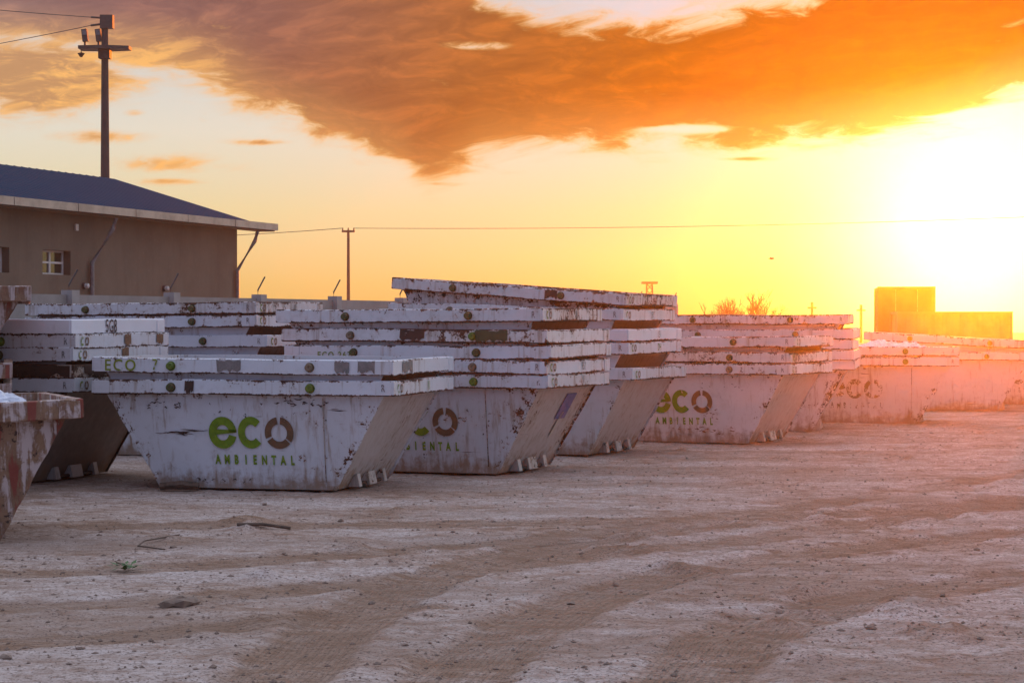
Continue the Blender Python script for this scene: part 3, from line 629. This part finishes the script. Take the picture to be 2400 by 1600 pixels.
# Z: left stack of five
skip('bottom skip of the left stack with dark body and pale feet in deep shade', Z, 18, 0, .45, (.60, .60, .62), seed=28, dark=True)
skip('second skip up in the left stack, dark rusted rim with pale streaks', Z, 18, .140, .95, (.50, .42, .36), seed=29, hidden=True, marks=False, patches=(('f', 1.25, .7, M_PATCHD), ('e', -.6, .5, M_PATCHD)))
skip('third skip up in the left stack with square brown mark', Z, 18, .311, .45, (.66, .66, .68), seed=30, hidden=True, patches=(('e', .05, .15, M_BROWN),))
skip('fourth skip up in the left stack below the one marked 5G8', Z, 18, .465, .50, (.66, .66, .68), seed=31, hidden=True, patches=(('e', .08, .15, M_BROWN), ('e', .85, .16, M_BROWN)))
skip('top skip of the left stack with clean white rim marked 5G8 in black', (Z[0] - .04, Z[1]), 18, .62, .08, (.78, .77, .80), seed=32, hidden=True, marks=False, number=('5G8', .20, M_BLACK, .72, 1.05, -.22))
# Y: back left stack
for k, (dz, dx, wear, lab, num) in enumerate(((0, 0, .45, 'bottom skip of the stack behind the front pair and left stack', None), (.17, 0, .45, 'second lowest skip of the stack behind the front pair and left stack', None),
        (.425, .12, .30, 'middle skip of the stack behind the front pair, clean rim with green pin', None), (.665, 0, .50, 'second from top skip of the stack in front of the concrete wall', None),
        (.83, .0, .62, 'topmost skip of the stack in front of the concrete wall with rusted rim', N('III', M_BLACK)))):
    skip(lab, (Y[0] + dx, Y[1]), 18, dz, wear, (.68, .68, .71) if k < 4 else (.68, .66, .66), seed=33 + k, hidden=k > 0, number=num, roll=-.5 if k > 2 else 0)
# red skips, left edge
PALE = (.58, .46, .42)
skip('rusty red skip heaped with rubbish in the left foreground', (-5.24, 17.44), -20, -.07, .9, PALE, red=True, seed=38, roll=-2, group='rusty red skips at the left edge')
RC = (-6.52, 21.75)
skip('lowest rusty red skip at the left edge behind the rubbish filled one', (RC[0] - .2, RC[1]), -13, 0, .7, PALE, red=True, seed=39, group='rusty red skips at the left edge')
skip('middle rusty red skip at the left edge behind the rubbish filled one', (RC[0] - .2, RC[1]), -13, .20, .7, PALE, red=True, seed=40, hidden=True, group='rusty red skips at the left edge')
skip('topmost rusty red skip at the left edge, perched high above the rest', RC, -13, .93, .8, PALE, red=True, seed=41, hidden=True, group='rusty red skips at the left edge')

# ------------------------------------------------------------------ rubbish in the open skips
M_BAG = plain('white_plastic_film', (0.70, 0.72, 0.80), 0.4, 0.22, 7)
def heap(name, label, c, yaw, z, lx, ly, h, seed, mat, n=84):
    mb = MB(); rng = random.Random(seed); nx = ny = n
    for j in range(ny + 1):
        for i in range(nx + 1):
            u, v = i / nx * 2 - 1, j / ny * 2 - 1; x, y = u * lx, v * ly
            q = Vector((x * 3 + seed, y * 3, 0)); f = max(0, 1 - u * u) ** .55 * max(0, 1 - v * v) ** .55
            zz = h * f * (0.30 + 0.8 * abs(mnoise.noise(q * .6)) + 0.9 * abs(mnoise.noise(q * 1.5)) + 0.55 * abs(mnoise.noise(q * 3.3)) + 0.35 * abs(mnoise.noise(q * 7.1)))
            mb.v.append((x + .04 * mnoise.noise(q * 2.2), y + .04 * mnoise.noise(q * 2.7), zz))
    for j in range(ny):
        for i in range(nx): a = j * (nx + 1) + i; mb.f.append((a, a + 1, a + nx + 2, a + nx + 1))
    o = mb.obj(name, mat); o.location = (*c, z); o.rotation_euler = (0, 0, R(-yaw)); return tag(o, label, 'rubbish', kind='stuff')
heap('rubbish_heap', 'crumpled white plastic rubbish heaped in the red skip at left', (-5.24, 17.44), -20, .93, 1.45, .92, .26, 3, M_BAG)
heap('rubbish_heap', 'pale rubbish heaped on the hazy skip at right', F, 9, 1.12, 1.45, .92, .20, 8, M_BAG)
# ------------------------------------------------------------------ small things on the ground
def blob(mb, c, r, rng, flat=0.6):
    t = (1 + 5 ** .5) / 2
    V = [Vector(p).normalized() for p in ((-1, t, 0), (1, t, 0), (-1, -t, 0), (1, -t, 0), (0, -1, t), (0, 1, t), (0, -1, -t), (0, 1, -t), (t, 0, -1), (t, 0, 1), (-t, 0, -1), (-t, 0, 1))]
    Fc = [(0, 11, 5), (0, 5, 1), (0, 1, 7), (0, 7, 10), (0, 10, 11), (1, 5, 9), (5, 11, 4), (11, 10, 2), (10, 7, 6), (7, 1, 8), (3, 9, 4), (3, 4, 2), (3, 2, 6), (3, 6, 8), (3, 8, 9), (4, 9, 5), (2, 4, 11), (6, 2, 10), (8, 6, 7), (9, 8, 1)]
    a = rng.uniform(0, 6.3); ca, sa = math.cos(a), math.sin(a); sx, sy = rng.uniform(.8, 1.7), rng.uniform(.7, 1.2)
    vs = []
    for p in V:
        k = r * rng.uniform(.72, 1.2); x, y, z = p.x * k * sx, p.y * k * sy, p.z * k * flat
        vs.append((c[0] + x * ca - y * sa, c[1] + x * sa + y * ca, c[2] + z))
    mb.add(vs, Fc)
def clods():
    rng = random.Random(4); mb = MB(); P = []
    for k in range(17000):
        y = 9.3 + 27 * rng.random() ** 1.35; hw = y * .25; x = rng.uniform(-hw, hw)
        g = mnoise.noise(Vector((x * .8, y * 1.1, 3))) + .6 * mnoise.noise(Vector((x * 2.2, y * 2.6, 9)))
        if rng.random() > .42 + g * .9: continue
        P.append((x, y, .004 + .013 * rng.random() ** 3 + (.024 * rng.random() if rng.random() < .012 else 0)))
    X = np.array([[p[0] for p in P]]); Yy = np.array([[p[1] for p in P]]); Hh = ground_height(X, Yy)[0][0]
    O = ((1, 0, 0), (0, 1, 0), (-1, 0, 0), (0, -1, 0), (0, 0, 1), (0, 0, -1)); T = [(0, 1, 4), (1, 2, 4), (2, 3, 4), (3, 0, 4), (1, 0, 5), (2, 1, 5), (3, 2, 5), (0, 3, 5)]
    for (x, y, r), h in zip(P, Hh):
        if r > .018: blob(mb, (x, y, h + r * .2), r, rng); continue
        a = rng.uniform(0, 6.3); ca, sa = math.cos(a), math.sin(a); sx, sy, sz = r * rng.uniform(.8, 2.0), r * rng.uniform(.7, 1.2), r * rng.uniform(.5, .9)
        mb.add([(x + p[0] * sx * ca - p[1] * sy * sa, y + p[0] * sx * sa + p[1] * sy * ca, h + p[2] * sz + r * .2) for p in ((q[0] * rng.uniform(.7, 1.1), q[1] * rng.uniform(.7, 1.1), q[2]) for q in O)], T)
    return tag(mb.obj('dirt_clods', M_CLOD), 'small brown clods of dirt strewn over the yard', 'dirt', kind='stuff')
clods()
def clod(x, y, r, label, cat='dirt clod'):
    mb = MB(); rng = random.Random(int(x * 100)); z = gz(x, y)
    for k in range(5): blob(mb, (x + rng.uniform(-r, r) * .5, y + rng.uniform(-r, r) * .4, z + r * .12), r * rng.uniform(.4, .75), rng, .5)
    b = mb.mesh('dirt_clod', M_CLOD); return tag(link('dirt_clod', b), label, cat, kind='stuff')
clod(-2.02, 13.2, .13, 'large brown lump of earth in the left foreground')
M_LEAF = plain('green_leaf', (0.07, 0.16, 0.03), 0.6, 0.3, 20)
M_TWIG = plain('dry_twig', (0.13, 0.085, 0.06), 0.85, 0.3, 20)
def weed():
    mb = MB(); rng = random.Random(2); x0, y0 = -2.72, 15.2; z = gz(x0, y0)
    for k in range(38):
        a = rng.uniform(0, 6.3); r = rng.uniform(.02, .11); h = rng.uniform(.03, .11); c = Vector((x0 + math.cos(a) * r, y0 + math.sin(a) * r, z + h * .6)); s = rng.uniform(.02, .045)
        d = Vector((math.cos(a), math.sin(a), rng.uniform(-.2, .5))) * s; w = Vector((-math.sin(a), math.cos(a), 0)) * s * .45
        mb.add([c - d, c - w, c + d, c + w], [(0, 1, 2, 3)])
    return tag(mb.obj('weed', M_LEAF), 'small green weed tuft on the dirt in the left foreground', 'weed')
weed()
def twig(pts, r, label):
    mb = MB(); mb.tube([(x, y, gz(x, y) + r + h) for x, y, h in pts], r, 6); return tag(mb.obj('twig', M_TWIG), label, 'twig')
twig([(-2.62, 16.3, .01), (-2.85, 16.45, .02), (-2.86, 16.8, .03), (-2.68, 17.4, .01)], .006, 'thin curved twig lying on the dirt behind the green weed')
twig([(-2.28, 17.9, .0), (-2.08, 17.95, .01), (-1.84, 17.95, .0)], .014, 'dark straight stick lying on the dirt before the front skips')
twig([(-3.62, 22.25, .0), (-3.4, 22.2, .03), (-3.22, 22.2, .0)], .045, 'short pale wooden stump beside the lower left corner of the front skip')

# ------------------------------------------------------------------ concrete perimeter wall
M_CONC = plain('grey_concrete', (0.30, 0.29, 0.28), 0.9, 0.18, 1.4)
M_CONC2 = plain('pale_concrete', (0.36, 0.35, 0.34), 0.9, 0.15, 2.0)
M_STEEL = plain('galvanised_steel', (0.20, 0.20, 0.21), 0.5, 0.2, 9, 0.4)
M_DARKM = plain('dark_metal', (0.05, 0.05, 0.055), 0.6, 0.2, 9)
wall_o = Vector((-6.97, 30.96, 0)); wd = Vector((.3825, .9239, 0)); wn = Vector((.9239, -.3825, 0)); WH = 2.14
pw = tag(empty('perimeter_wall', wall_o - wd * 7.2), 'grey concrete panel wall with slanted wire arms behind the skips', 'wall')
pw.rotation_euler = (0, 0, math.atan2(wd.y, wd.x))
POSTM = MB().box((-.10, -.12, -.2), (.10, .07, WH + .035)).mesh('post', M_CONC2)
PANM = MB().box((-1.32, -.035, 0), (1.32, .02, .50)).mesh('panel', M_CONC)
ARMM = MB().tube([(0, 0, WH), (0, 0, WH + .11), (.12, -.07, WH + .34)], .013, 6).mesh('wire_arm', M_DARKM)
for k in range(11):
    o = link('post', POSTM, pw); o.location = (8.29 + 2.845 * k, 0, 0)
    o = link('wire_arm', ARMM, pw); o.location = (8.29 + 2.845 * k, 0, 0)
    for j in range(4 if k < 10 else 0):
        o = link('panel', PANM, pw); o.location = (8.29 + 2.845 * (k + .5), 0, .03 + j * .526)
for k in range(-3, 0):
    o = link('post', POSTM, pw); o.location = (8.29 + 2.845 * k, 0, 0)
for k in range(-3, 0):
    for j in range(4):
        o = link('panel', PANM, pw); o.location = (8.29 + 2.845 * (k + .5), 0, .03 + j * .526)

# ------------------------------------------------------------------ warehouse with blue roof
def stucco():
    m, t = newmat('stained_tan_render'); p = t.new('TexCoord').outputs['Object']
    n = t.noise(p, 0.6, 5, 0.6); st = t.noise(t.vm('MULTIPLY', p, (2.2, 2.2, 0.22)), 1.0, 5, 0.65); f = t.noise(p, 9.0, 5, 0.65)
    c = t.mix(t.ss(n, 0.35, 0.65), (0.175, 0.14, 0.105), (0.14, 0.11, 0.082)); c = t.mix(t.m('MULTIPLY', t.ss(st, 0.45, 0.75), 0.4), c, (0.11, 0.082, 0.062)); c = t.mix(t.m('MULTIPLY', t.ss(f, 0.55, 0.7), 0.3), c, (0.25, 0.20, 0.16))
    t.put(t.b.inputs['Base Color'], c); t.b.inputs['Roughness'].default_value = 0.95; bump(t, f, 0.4, 0.01); return m
M_STUCCO = stucco()
M_FASCIA = plain('galvanised_gutter', (0.48, 0.42, 0.35), 0.45, 0.2, 2.5, 0.2)
M_WFRAME = plain('white_window_frame', (0.62, 0.60, 0.58), 0.5, 0.1, 8)
def roof_mat():
    m, t = newmat('blue_metal_roof'); p = t.new('TexCoord').outputs['Object']; n = t.noise(p, 0.7, 5, 0.6)
    t.put(t.b.inputs['Base Color'], t.mix(n, (0.002, 0.030, 0.070), (0.004, 0.040, 0.092))); t.b.inputs['Roughness'].default_value = 0.75; t.b.inputs['Specular IOR Level'].default_value = 0.05; return m
M_ROOF = roof_mat()
def glass_mat():
    m, t = newmat('window_glass'); t.b.inputs['Base Color'].default_value = (0.05, 0.05, 0.04, 1); t.b.inputs['Roughness'].default_value = 0.06
    t.b.inputs['Specular IOR Level'].default_value = 0.9; return m
M_GLASS = glass_mat()
# local frame: x along the wall (0 = right corner, negative towards the viewer), y inwards, z up
bl = empty('warehouse', (-7.88, 61.97, 0), (0, 0, math.atan2(.951, .310)))
tag(bl, 'long tan warehouse with blue metal gable roof and gutter at left', 'building')
LB, WB, EZ, RZ, OV = 31.7, 9.5, 4.38, 5.80, .50
def wall_with_holes(holes):
    xs = sorted({-LB, 0.0, *[h[0] for h in holes], *[h[1] for h in holes]}); zs = sorted({0.0, EZ + .2, *[h[2] for h in holes], *[h[3] for h in holes]}); mb = MB()
    for a, b in zip(xs, xs[1:]):
        for c, d in zip(zs, zs[1:]):
            if any(h[0] <= (a + b) / 2 <= h[1] and h[2] <= (c + d) / 2 <= h[3] for h in holes): continue
            mb.add([(a, 0, c), (b, 0, c), (b, 0, d), (a, 0, d)], [(0, 1, 2, 3)])
    for x0, x1, z0, z1 in holes:
        mb.add([(x0, 0, z0), (x1, 0, z0), (x1, 0, z1), (x0, 0, z1), (x0, .3, z0), (x1, .3, z0), (x1, .3, z1), (x0, .3, z1)], [(0, 4, 5, 1), (1, 5, 6, 2), (2, 6, 7, 3), (3, 7, 4, 0)])
    mb.add([(0, 0, 0), (0, WB, 0), (0, WB, EZ + .2), (0, WB / 2, RZ - .1), (0, 0, EZ + .2)], [(0, 1, 2, 3, 4)])
    mb.add([(-LB, 0, 0), (-LB, WB, 0), (-LB, WB, EZ + .2), (-LB, WB / 2, RZ - .1), (-LB, 0, EZ + .2)], [(4, 3, 2, 1, 0)])
    mb.add([(-LB, WB, 0), (0, WB, 0), (0, WB, EZ + .2), (-LB, WB, EZ + .2)], [(3, 2, 1, 0)])
    return mb.obj('wall', M_STUCCO, bl)
holes = [(-10.8, -9.47, 2.84, 3.43), (-13.7, -12.3, 2.84, 3.43), (-18.0, -16.6, 2.84, 3.43)]
wall_with_holes(holes)
for x0, x1, z0, z1 in holes:
    w = MB(); w.box((x0, .20, z0), (x1, .26, z0 + .045)).box((x0, .20, z1 - .045), (x1, .26, z1)).box((x0, .20, z0 + .045), (x0 + .06, .26, z1 - .045)).box((x1 - .06, .20, z0 + .045), (x1, .26, z1 - .045))
    xm, zm = (x0 + x1) / 2, (z0 + z1) / 2; w.box((xm - .035, .19, z0 + .045), (xm + .035, .27, z1 - .045)).box((x0 + .06, .195, zm - .025), (xm - .035, .265, zm + .025)).box((xm + .035, .195, zm - .025), (x1 - .06, .265, zm + .025))
    wo = w.obj('window', M_WFRAME, bl)
    for a, b in ((x0 + .06, xm - .035), (xm + .035, x1 - .06)):
        for c, d in ((z0 + .045, zm - .025), (zm + .025, z1 - .045)): MB().box((a, .225, c), (b, .235, d)).obj('pane', M_GLASS, wo)
    MB().box((x0, .6, z0 - .3), (x1, .62, z1 + .3)).obj('blind', M_DARKM, wo)
# roof: two sloping sheets with ribs
mb = MB(); xa, xb = -LB - .7, 1.5; ye = -OV; sl_ = (RZ - EZ) / (WB / 2)
def rz(y): return EZ + .18 + sl_ * (y if y <= WB / 2 else WB - y)
for ya, yb in ((ye, WB / 2), (WB / 2, WB + OV)):
    mb.add([(xa, ya, rz(ya)), (xb, ya, rz(ya)), (xb, yb, rz(yb)), (xa, yb, rz(yb)), (xa, ya, rz(ya) - .06), (xb, ya, rz(ya) - .06), (xb, yb, rz(yb) - .06), (xa, yb, rz(yb) - .06)],
           [(0, 1, 2, 3), (7, 6, 5, 4), (0, 4, 5, 1), (1, 5, 6, 2), (2, 6, 7, 3), (3, 7, 4, 0)])
ro = mb.obj('roof', M_ROOF, bl)
rb = MB()
for k in range(84):
    x = xa + .2 + k * .4; rb.add([(x - .03, ye, rz(ye) + .003), (x + .03, ye, rz(ye) + .003), (x + .03, WB / 2, rz(WB / 2) + .003), (x - .03, WB / 2, rz(WB / 2) + .003), (x, ye, rz(ye) + .016), (x, WB / 2, rz(WB / 2) + .016)], [(0, 4, 5, 3), (4, 1, 2, 5), (0, 1, 4), (3, 5, 2)])
rbo = rb.obj('roof_ribs', M_ROOF, ro); rbo['kind'] = 'stuff'
x = xb
while x > xa:
    w = min(2.92, x - xa); MB().box((x - w + .02, ye - .12, EZ - .02), (x - .02, ye - .01, EZ + .17)).obj('gutter_panel', M_FASCIA, bl); x -= w
MB().box((xa, ye + .002, EZ - .05), (xb, -.01, EZ - .025)).obj('soffit', M_STUCCO, bl)
for px in (-8.57, -.18):
    MB().tube([(px + .40, ye - .04, EZ - .09), (px + .36, ye + .02, EZ - .36), (px, -.09, EZ - 1.22), (px, -.09, .1)], .06, 8).obj('downpipe', M_STEEL, bl)
for px, pz in ((-8.86, 2.59), (-4.57, 2.59)):
    l = MB().tube([(px, -.01, pz), (px, -.07, pz)], .08, 12).obj('wall_lamp', M_DARKM, bl); MB().tube([(px, -.07, pz), (px, -.15, pz), (px, -.17, pz)], [.06, .058, .02], 12).obj('lens', M_WFRAME, l)
MB().box((-9.29, -.05, 3.94), (-9.16, -.01, 4.10)).obj('alarm_box', M_WFRAME, bl)

# ------------------------------------------------------------------ poles and wires
M_POLE = plain('grey_pole_concrete', (0.06, 0.055, 0.06), 0.9, 0.15, 2)
p1 = tag(empty('floodlight_pole', (-12.87, 68.4, 0)), 'tall concrete pole with floodlight platform rising behind the blue roof', 'pole')
MB().tube([(0, 0, 0), (0, 0, 5), (0, 0, 11.3)], [.19, .15, .10], 14).obj('shaft', M_POLE, p1)
MB().box((-.13, -.15, 10.95), (.27, .15, 11.37)).obj('cap_box', M_DARKM, p1)
pf = MB(); pf.prism([(-.78, -.36), (-.15, -.45), (.15, -.45), (.80, -.25), (.80, .25), (.15, .45), (-.15, .45), (-.78, .36)], 10.28, 10.38); pf.box((-.18, -.19, 10.0), (.18, .19, 10.28)).obj('platform', M_DARKM, p1)
for x in (-.63, -.20):
    f = MB().box((x - .08, -.09, 10.54), (x + .09, .09, 10.93), Matrix.Translation((x, 0, 10.7)) @ Matrix.Rotation(-.12, 4, 'Y') @ Matrix.Translation((-x, 0, -10.7))).obj('floodlight', M_DARKM, p1)
    MB().box((x - .07, -.105, 10.74), (x + .07, -.091, 10.90)).obj('lens', M_STEEL, f); MB().tube([(x, 0, 10.38), (x, 0, 10.55)], .035, 6).obj('bracket', M_DARKM, f)
MB().tube([(-.75, 0, 10.28), (-.75, 0, 10.2), (-.75, 0, 10.17), (-.75, 0, 10.05)], [.015, .015, .12, .035], 8).obj('hanging_lamp', M_DARKM, p1)
MB().tube([(-.13, -.08, 11.28), (-.42, -.08, 11.30)], .033, 6).obj('insulator', M_DARKM, p1); MB().tube([(-.13, .08, 11.10), (-.46, .08, 11.06)], .036, 6).obj('insulator', M_DARKM, p1)
p2 = tag(empty('utility_pole', (-10.6, 140.0, 0)), 'slim utility pole with short crossarm beyond the wall left of the leaning stack', 'pole')
MB().tube([(0, 0, 0), (0, 0, 7.6)], [.13, .085], 10).obj('shaft', M_POLE, p2); MB().box((-.42, -.06, 7.45), (.42, .06, 7.58)).obj('crossarm', M_DARKM, p2)
for x in (-.36, 0, .36): MB().tube([(x, 0, 7.58), (x, 0, 7.74)], .045, 6).obj('insulator', M_DARKM, p2)
def wire(a, b, sag, r, label, n=24):
    a, b = Vector(a), Vector(b); mb = MB(); mb.tube([a.lerp(b, k / n) - Vector((0, 0, 4 * sag * (k / n) * (1 - k / n))) for k in range(n + 1)], r, 5)
    return tag(mb.obj('power_cable', M_DARKM), label, 'cable')
wire((-13.29, 68.32, 11.3), (-25, 56, 11.3), .2, .012, 'upper cable running left from the floodlight pole top')
wire((-13.33, 68.48, 11.06), (-24, 70, 9.5), .1, .012, 'lower cable sloping down left from the floodlight pole top')
wire((-10.24, 140, 7.72), (46, 128, 8.6), .45, .018, 'long power cable crossing the sky right of the slim utility pole')
wire((-10.96, 140, 7.72), (-45, 150, 7.9), .6, .022, 'power cable going left from the slim utility pole behind the warehouse')
def lattice(x, y, h, label):
    mb = MB(); w = .55
    for sx in (-1, 1):
        for sy in (-1, 1): mb.tube([(sx * w, sy * w, 0), (sx * w * .55, sy * w * .55, h)], .07, 4)
    n = 8
    for k in range(n):
        z0, z1 = h * k / n, h * (k + 1) / n; a = w * (1 - .45 * k / n); b = w * (1 - .45 * (k + 1) / n)
        mb.tube([(-a, -a, z0), (b, -b, z1)], .05, 4); mb.tube([(a, -a, z0), (-b, -b, z1)], .05, 4); mb.tube([(a, -a, z0), (a, a, z0)], .05, 4)
    r = tag(empty('lattice_tower', (x, y, 0)), label, 'tower'); mb.obj('frame', M_DARKM, r)
    MB().box((-.9, -.9, h), (.9, .9, h + .25)).obj('platform', M_DARKM, r); MB().tube([(-2.6, 0, h * .62), (0, 0, h * .66)], .07, 4).obj('side_arm', M_DARKM, r)
lattice(15.9, 250, 6.0, 'small dark lattice tower peeking over the topmost tilted skip')
for u, v, dd, lab in ((1903, 708, 170, 'thin post standing far behind the five stack near the sun'), (2018, 714, 170, 'thin post far off just left of the dark container'), (1764, 712, 170, 'thin post rising among the bare shrubs')):
    x = (u - 1200) * dd / 5065; h = CAM_H + (752 - v) * dd / 5065; p = tag(empty('far_post', (x, dd, 0)), lab, 'post')
    MB().tube([(0, 0, 0), (0, 0, h)], .11, 6).obj('shaft', M_DARKM, p); MB().box((-.35, -.05, h - .5), (.35, .05, h - .38)).obj('crossarm', M_DARKM, p)

# ------------------------------------------------------------------ bare shrubs beyond the yard
M_BARK = plain('bare_branches', (0.10, 0.07, 0.05), 0.9, 0.2, 9)
def shrub(x, y, h, seed, label):
    rng = random.Random(seed); tr, cr = MB(), MB()
    def grow(p, d, l, r, lev):
        q = p + d * l * .5 + Vector((rng.uniform(-.06, .06), rng.uniform(-.06, .06), 0)) * l; e = q + (d + Vector((rng.uniform(-.3, .3), rng.uniform(-.3, .3), rng.uniform(0, .2)))).normalized() * l * .5
        (tr if lev < 1 else cr).tube([p, q, e], [r, r * .85, r * .7], 4 if lev else 6, cap=False)
        if lev < 4:
            for k in range(rng.choice((3, 3, 4))):
                nd = (d + Vector((rng.uniform(-.75, .75), rng.uniform(-.75, .75), rng.uniform(-.1, .45)))).normalized(); grow(q.lerp(e, rng.uniform(.1, 1)), nd, l * rng.uniform(.6, .85), r * .7, lev + 1)
    r0 = tag(empty('bare_shrub', (x, y, 0)), label, 'shrub', 'bare shrubs beyond the yard')
    for k in range(rng.choice((3, 4))):
        a = rng.uniform(0, 6.3); grow(Vector((math.cos(a) * .12, math.sin(a) * .12, 0)), Vector((math.cos(a) * .35, math.sin(a) * .35, 1)).normalized(), h * .36, .03, 0)
    tr.obj('stem', M_BARK, r0); cr.obj('crown', M_BARK, r0)
for u, dd, h, sd, lab in ((1662, 100, 2.3, 1, 'leftmost low bare shrub beside the wall end'), (1700, 96, 2.7, 2, 'bare shrub second from the wall end'), (1742, 100, 3.3, 3, 'tallest bare shrub in the sunset gap above the skips'),
                          (1780, 103, 2.9, 4, 'bare shrub right of the tallest one'), (1830, 98, 2.2, 5, 'rightmost low bare shrub before the glare')):
    shrub((u - 1200) * dd / 5065, dd, h, sd, lab)

# ------------------------------------------------------------------ containers far right
M_CONT = plain('dark_container_steel', (0.10, 0.075, 0.06), 0.7, 0.2, 1.5); M_CONT2 = plain('grey_container_steel', (0.16, 0.13, 0.11), 0.7, 0.2, 1.5)
def container(x, y, w, l, h, yaw, mat, label, doors=True):
    r = tag(empty('container', (x, y, 0), (0, 0, R(-yaw))), label, 'container'); mb = MB(); step = .14
    def corr(p0, p1, nrm):
        p0, p1 = Vector(p0), Vector(p1); L = (p1 - p0).length; n = max(4, int(L / step)); d = (p1 - p0) / n; nn = Vector(nrm); pts = []
        for k in range(n + 1): pts.append(p0 + d * k + nn * (.0 if (k // 2) % 2 else -.035))
        v = [(p.x, p.y, .16) for p in pts] + [(p.x, p.y, h - .1) for p in pts]; mb.add(v, [(k, k + 1, n + 2 + k, n + 1 + k) for k in range(n)])
    corr((w / 2, -l / 2, 0), (w / 2, l / 2, 0), (1, 0, 0)); corr((w / 2, l / 2, 0), (-w / 2, l / 2, 0), (0, 1, 0)); corr((-w / 2, l / 2, 0), (-w / 2, -l / 2, 0), (-1, 0, 0))
    if not doors: corr((-w / 2, -l / 2, 0), (w / 2, -l / 2, 0), (0, -1, 0))
    mb.obj('wall', mat, r); fr = MB()
    for sx in (-1, 1):
        for sy in (-1, 1): fr.box((sx * w / 2 - .07, sy * l / 2 - .07, 0), (sx * w / 2 + .07, sy * l / 2 + .07, h))
        fr.box((sx * w / 2 - .05, -l / 2 + .07, 0.02), (sx * w / 2 + .05, l / 2 - .07, .16)); fr.box((sx * w / 2 - .05, -l / 2 + .07, h - .11), (sx * w / 2 + .05, l / 2 - .07, h - .005))
    for sy in (-1, 1): fr.box((-w / 2 + .07, sy * l / 2 - .05, .02), (w / 2 - .07, sy * l / 2 + .05, .16)); fr.box((-w / 2 + .07, sy * l / 2 - .05, h - .11), (w / 2 - .07, sy * l / 2 + .05, h - .005))
    fr.obj('frame', mat, r); MB().box((-w / 2, -l / 2, h - .06), (w / 2, l / 2, h - .02)).obj('roof', mat, r)
    if doors:
        for sx in (-1, 1):
            d = MB().box((min(sx * .01, sx * (w / 2 - .08)), -l / 2 - .02, .18), (max(sx * .01, sx * (w / 2 - .08)), -l / 2 + .03, h - .12)).obj('door', mat, r)
            MB().tube([(sx * w * .2, -l / 2 - .06, .2), (sx * w * .2, -l / 2 - .06, h - .14)], .025, 6).obj('lock_bar', M_STEEL, d)
container(17.4, 96.0, 2.3, 6.0, 3.2, 8, M_CONT, 'tall dark container standing end on against the sun')
container(17.85, 88.0, 4.45, 2.4, 2.10, 3, M_CONT2, 'low long container right of the tall dark one', doors=False)

# ------------------------------------------------------------------ birds
def bird(x, y, z, s, yaw, label):
    r = tag(empty('bird', (x, y, z), (0, 0, yaw)), label, 'bird'); r.scale = (s, s, s); mb = MB()
    mb.tube([(0, -.5, 0), (0, -.35, .03), (0, 0, 0), (0, .35, .02), (0, .6, .03)], [.02, .07, .11, .06, .03], 8)
    for sx in (-1, 1): mb.add([(0, -.15, .06), (sx * .55, -.2, .28), (sx * 1.15, .12, .12), (sx * .55, .12, .26), (0, .2, .06)], [(0, 1, 3, 4), (1, 2, 3)])
    mb.obj('body', M_DARKM, r)
bird(7.2, 60, CAM_H + 145 * 60 / 5065, .17, 1.0, 'dark bird gliding below the power cable')
bird(20.7, 100, CAM_H + 185 * 100 / 5065, .10, .4, 'tiny bird near the sun at right')

# ------------------------------------------------------------------ haze: dusty air lit by the low sun
def haze():
    mb = MB(); mb.box((-330, -70, -1.5), (330, 330, 11.7)); m = bpy.data.materials.new('dusty_air'); m.use_nodes = True; t = NT(m.node_tree); t.n.clear()
    o = t.new('OutputMaterial'); v = t.new('VolumePrincipled'); t.l.new(v.outputs[0], o.inputs['Volume'])
    v.inputs['Color'].default_value = (0.97, 0.89, 0.74, 1); v.inputs['Density'].default_value = HAZE_DENSITY; v.inputs['Anisotropy'].default_value = 0.925
    return tag(mb.obj('haze', m), kind='stuff')
HAZE_DENSITY = 0.0006
haze()
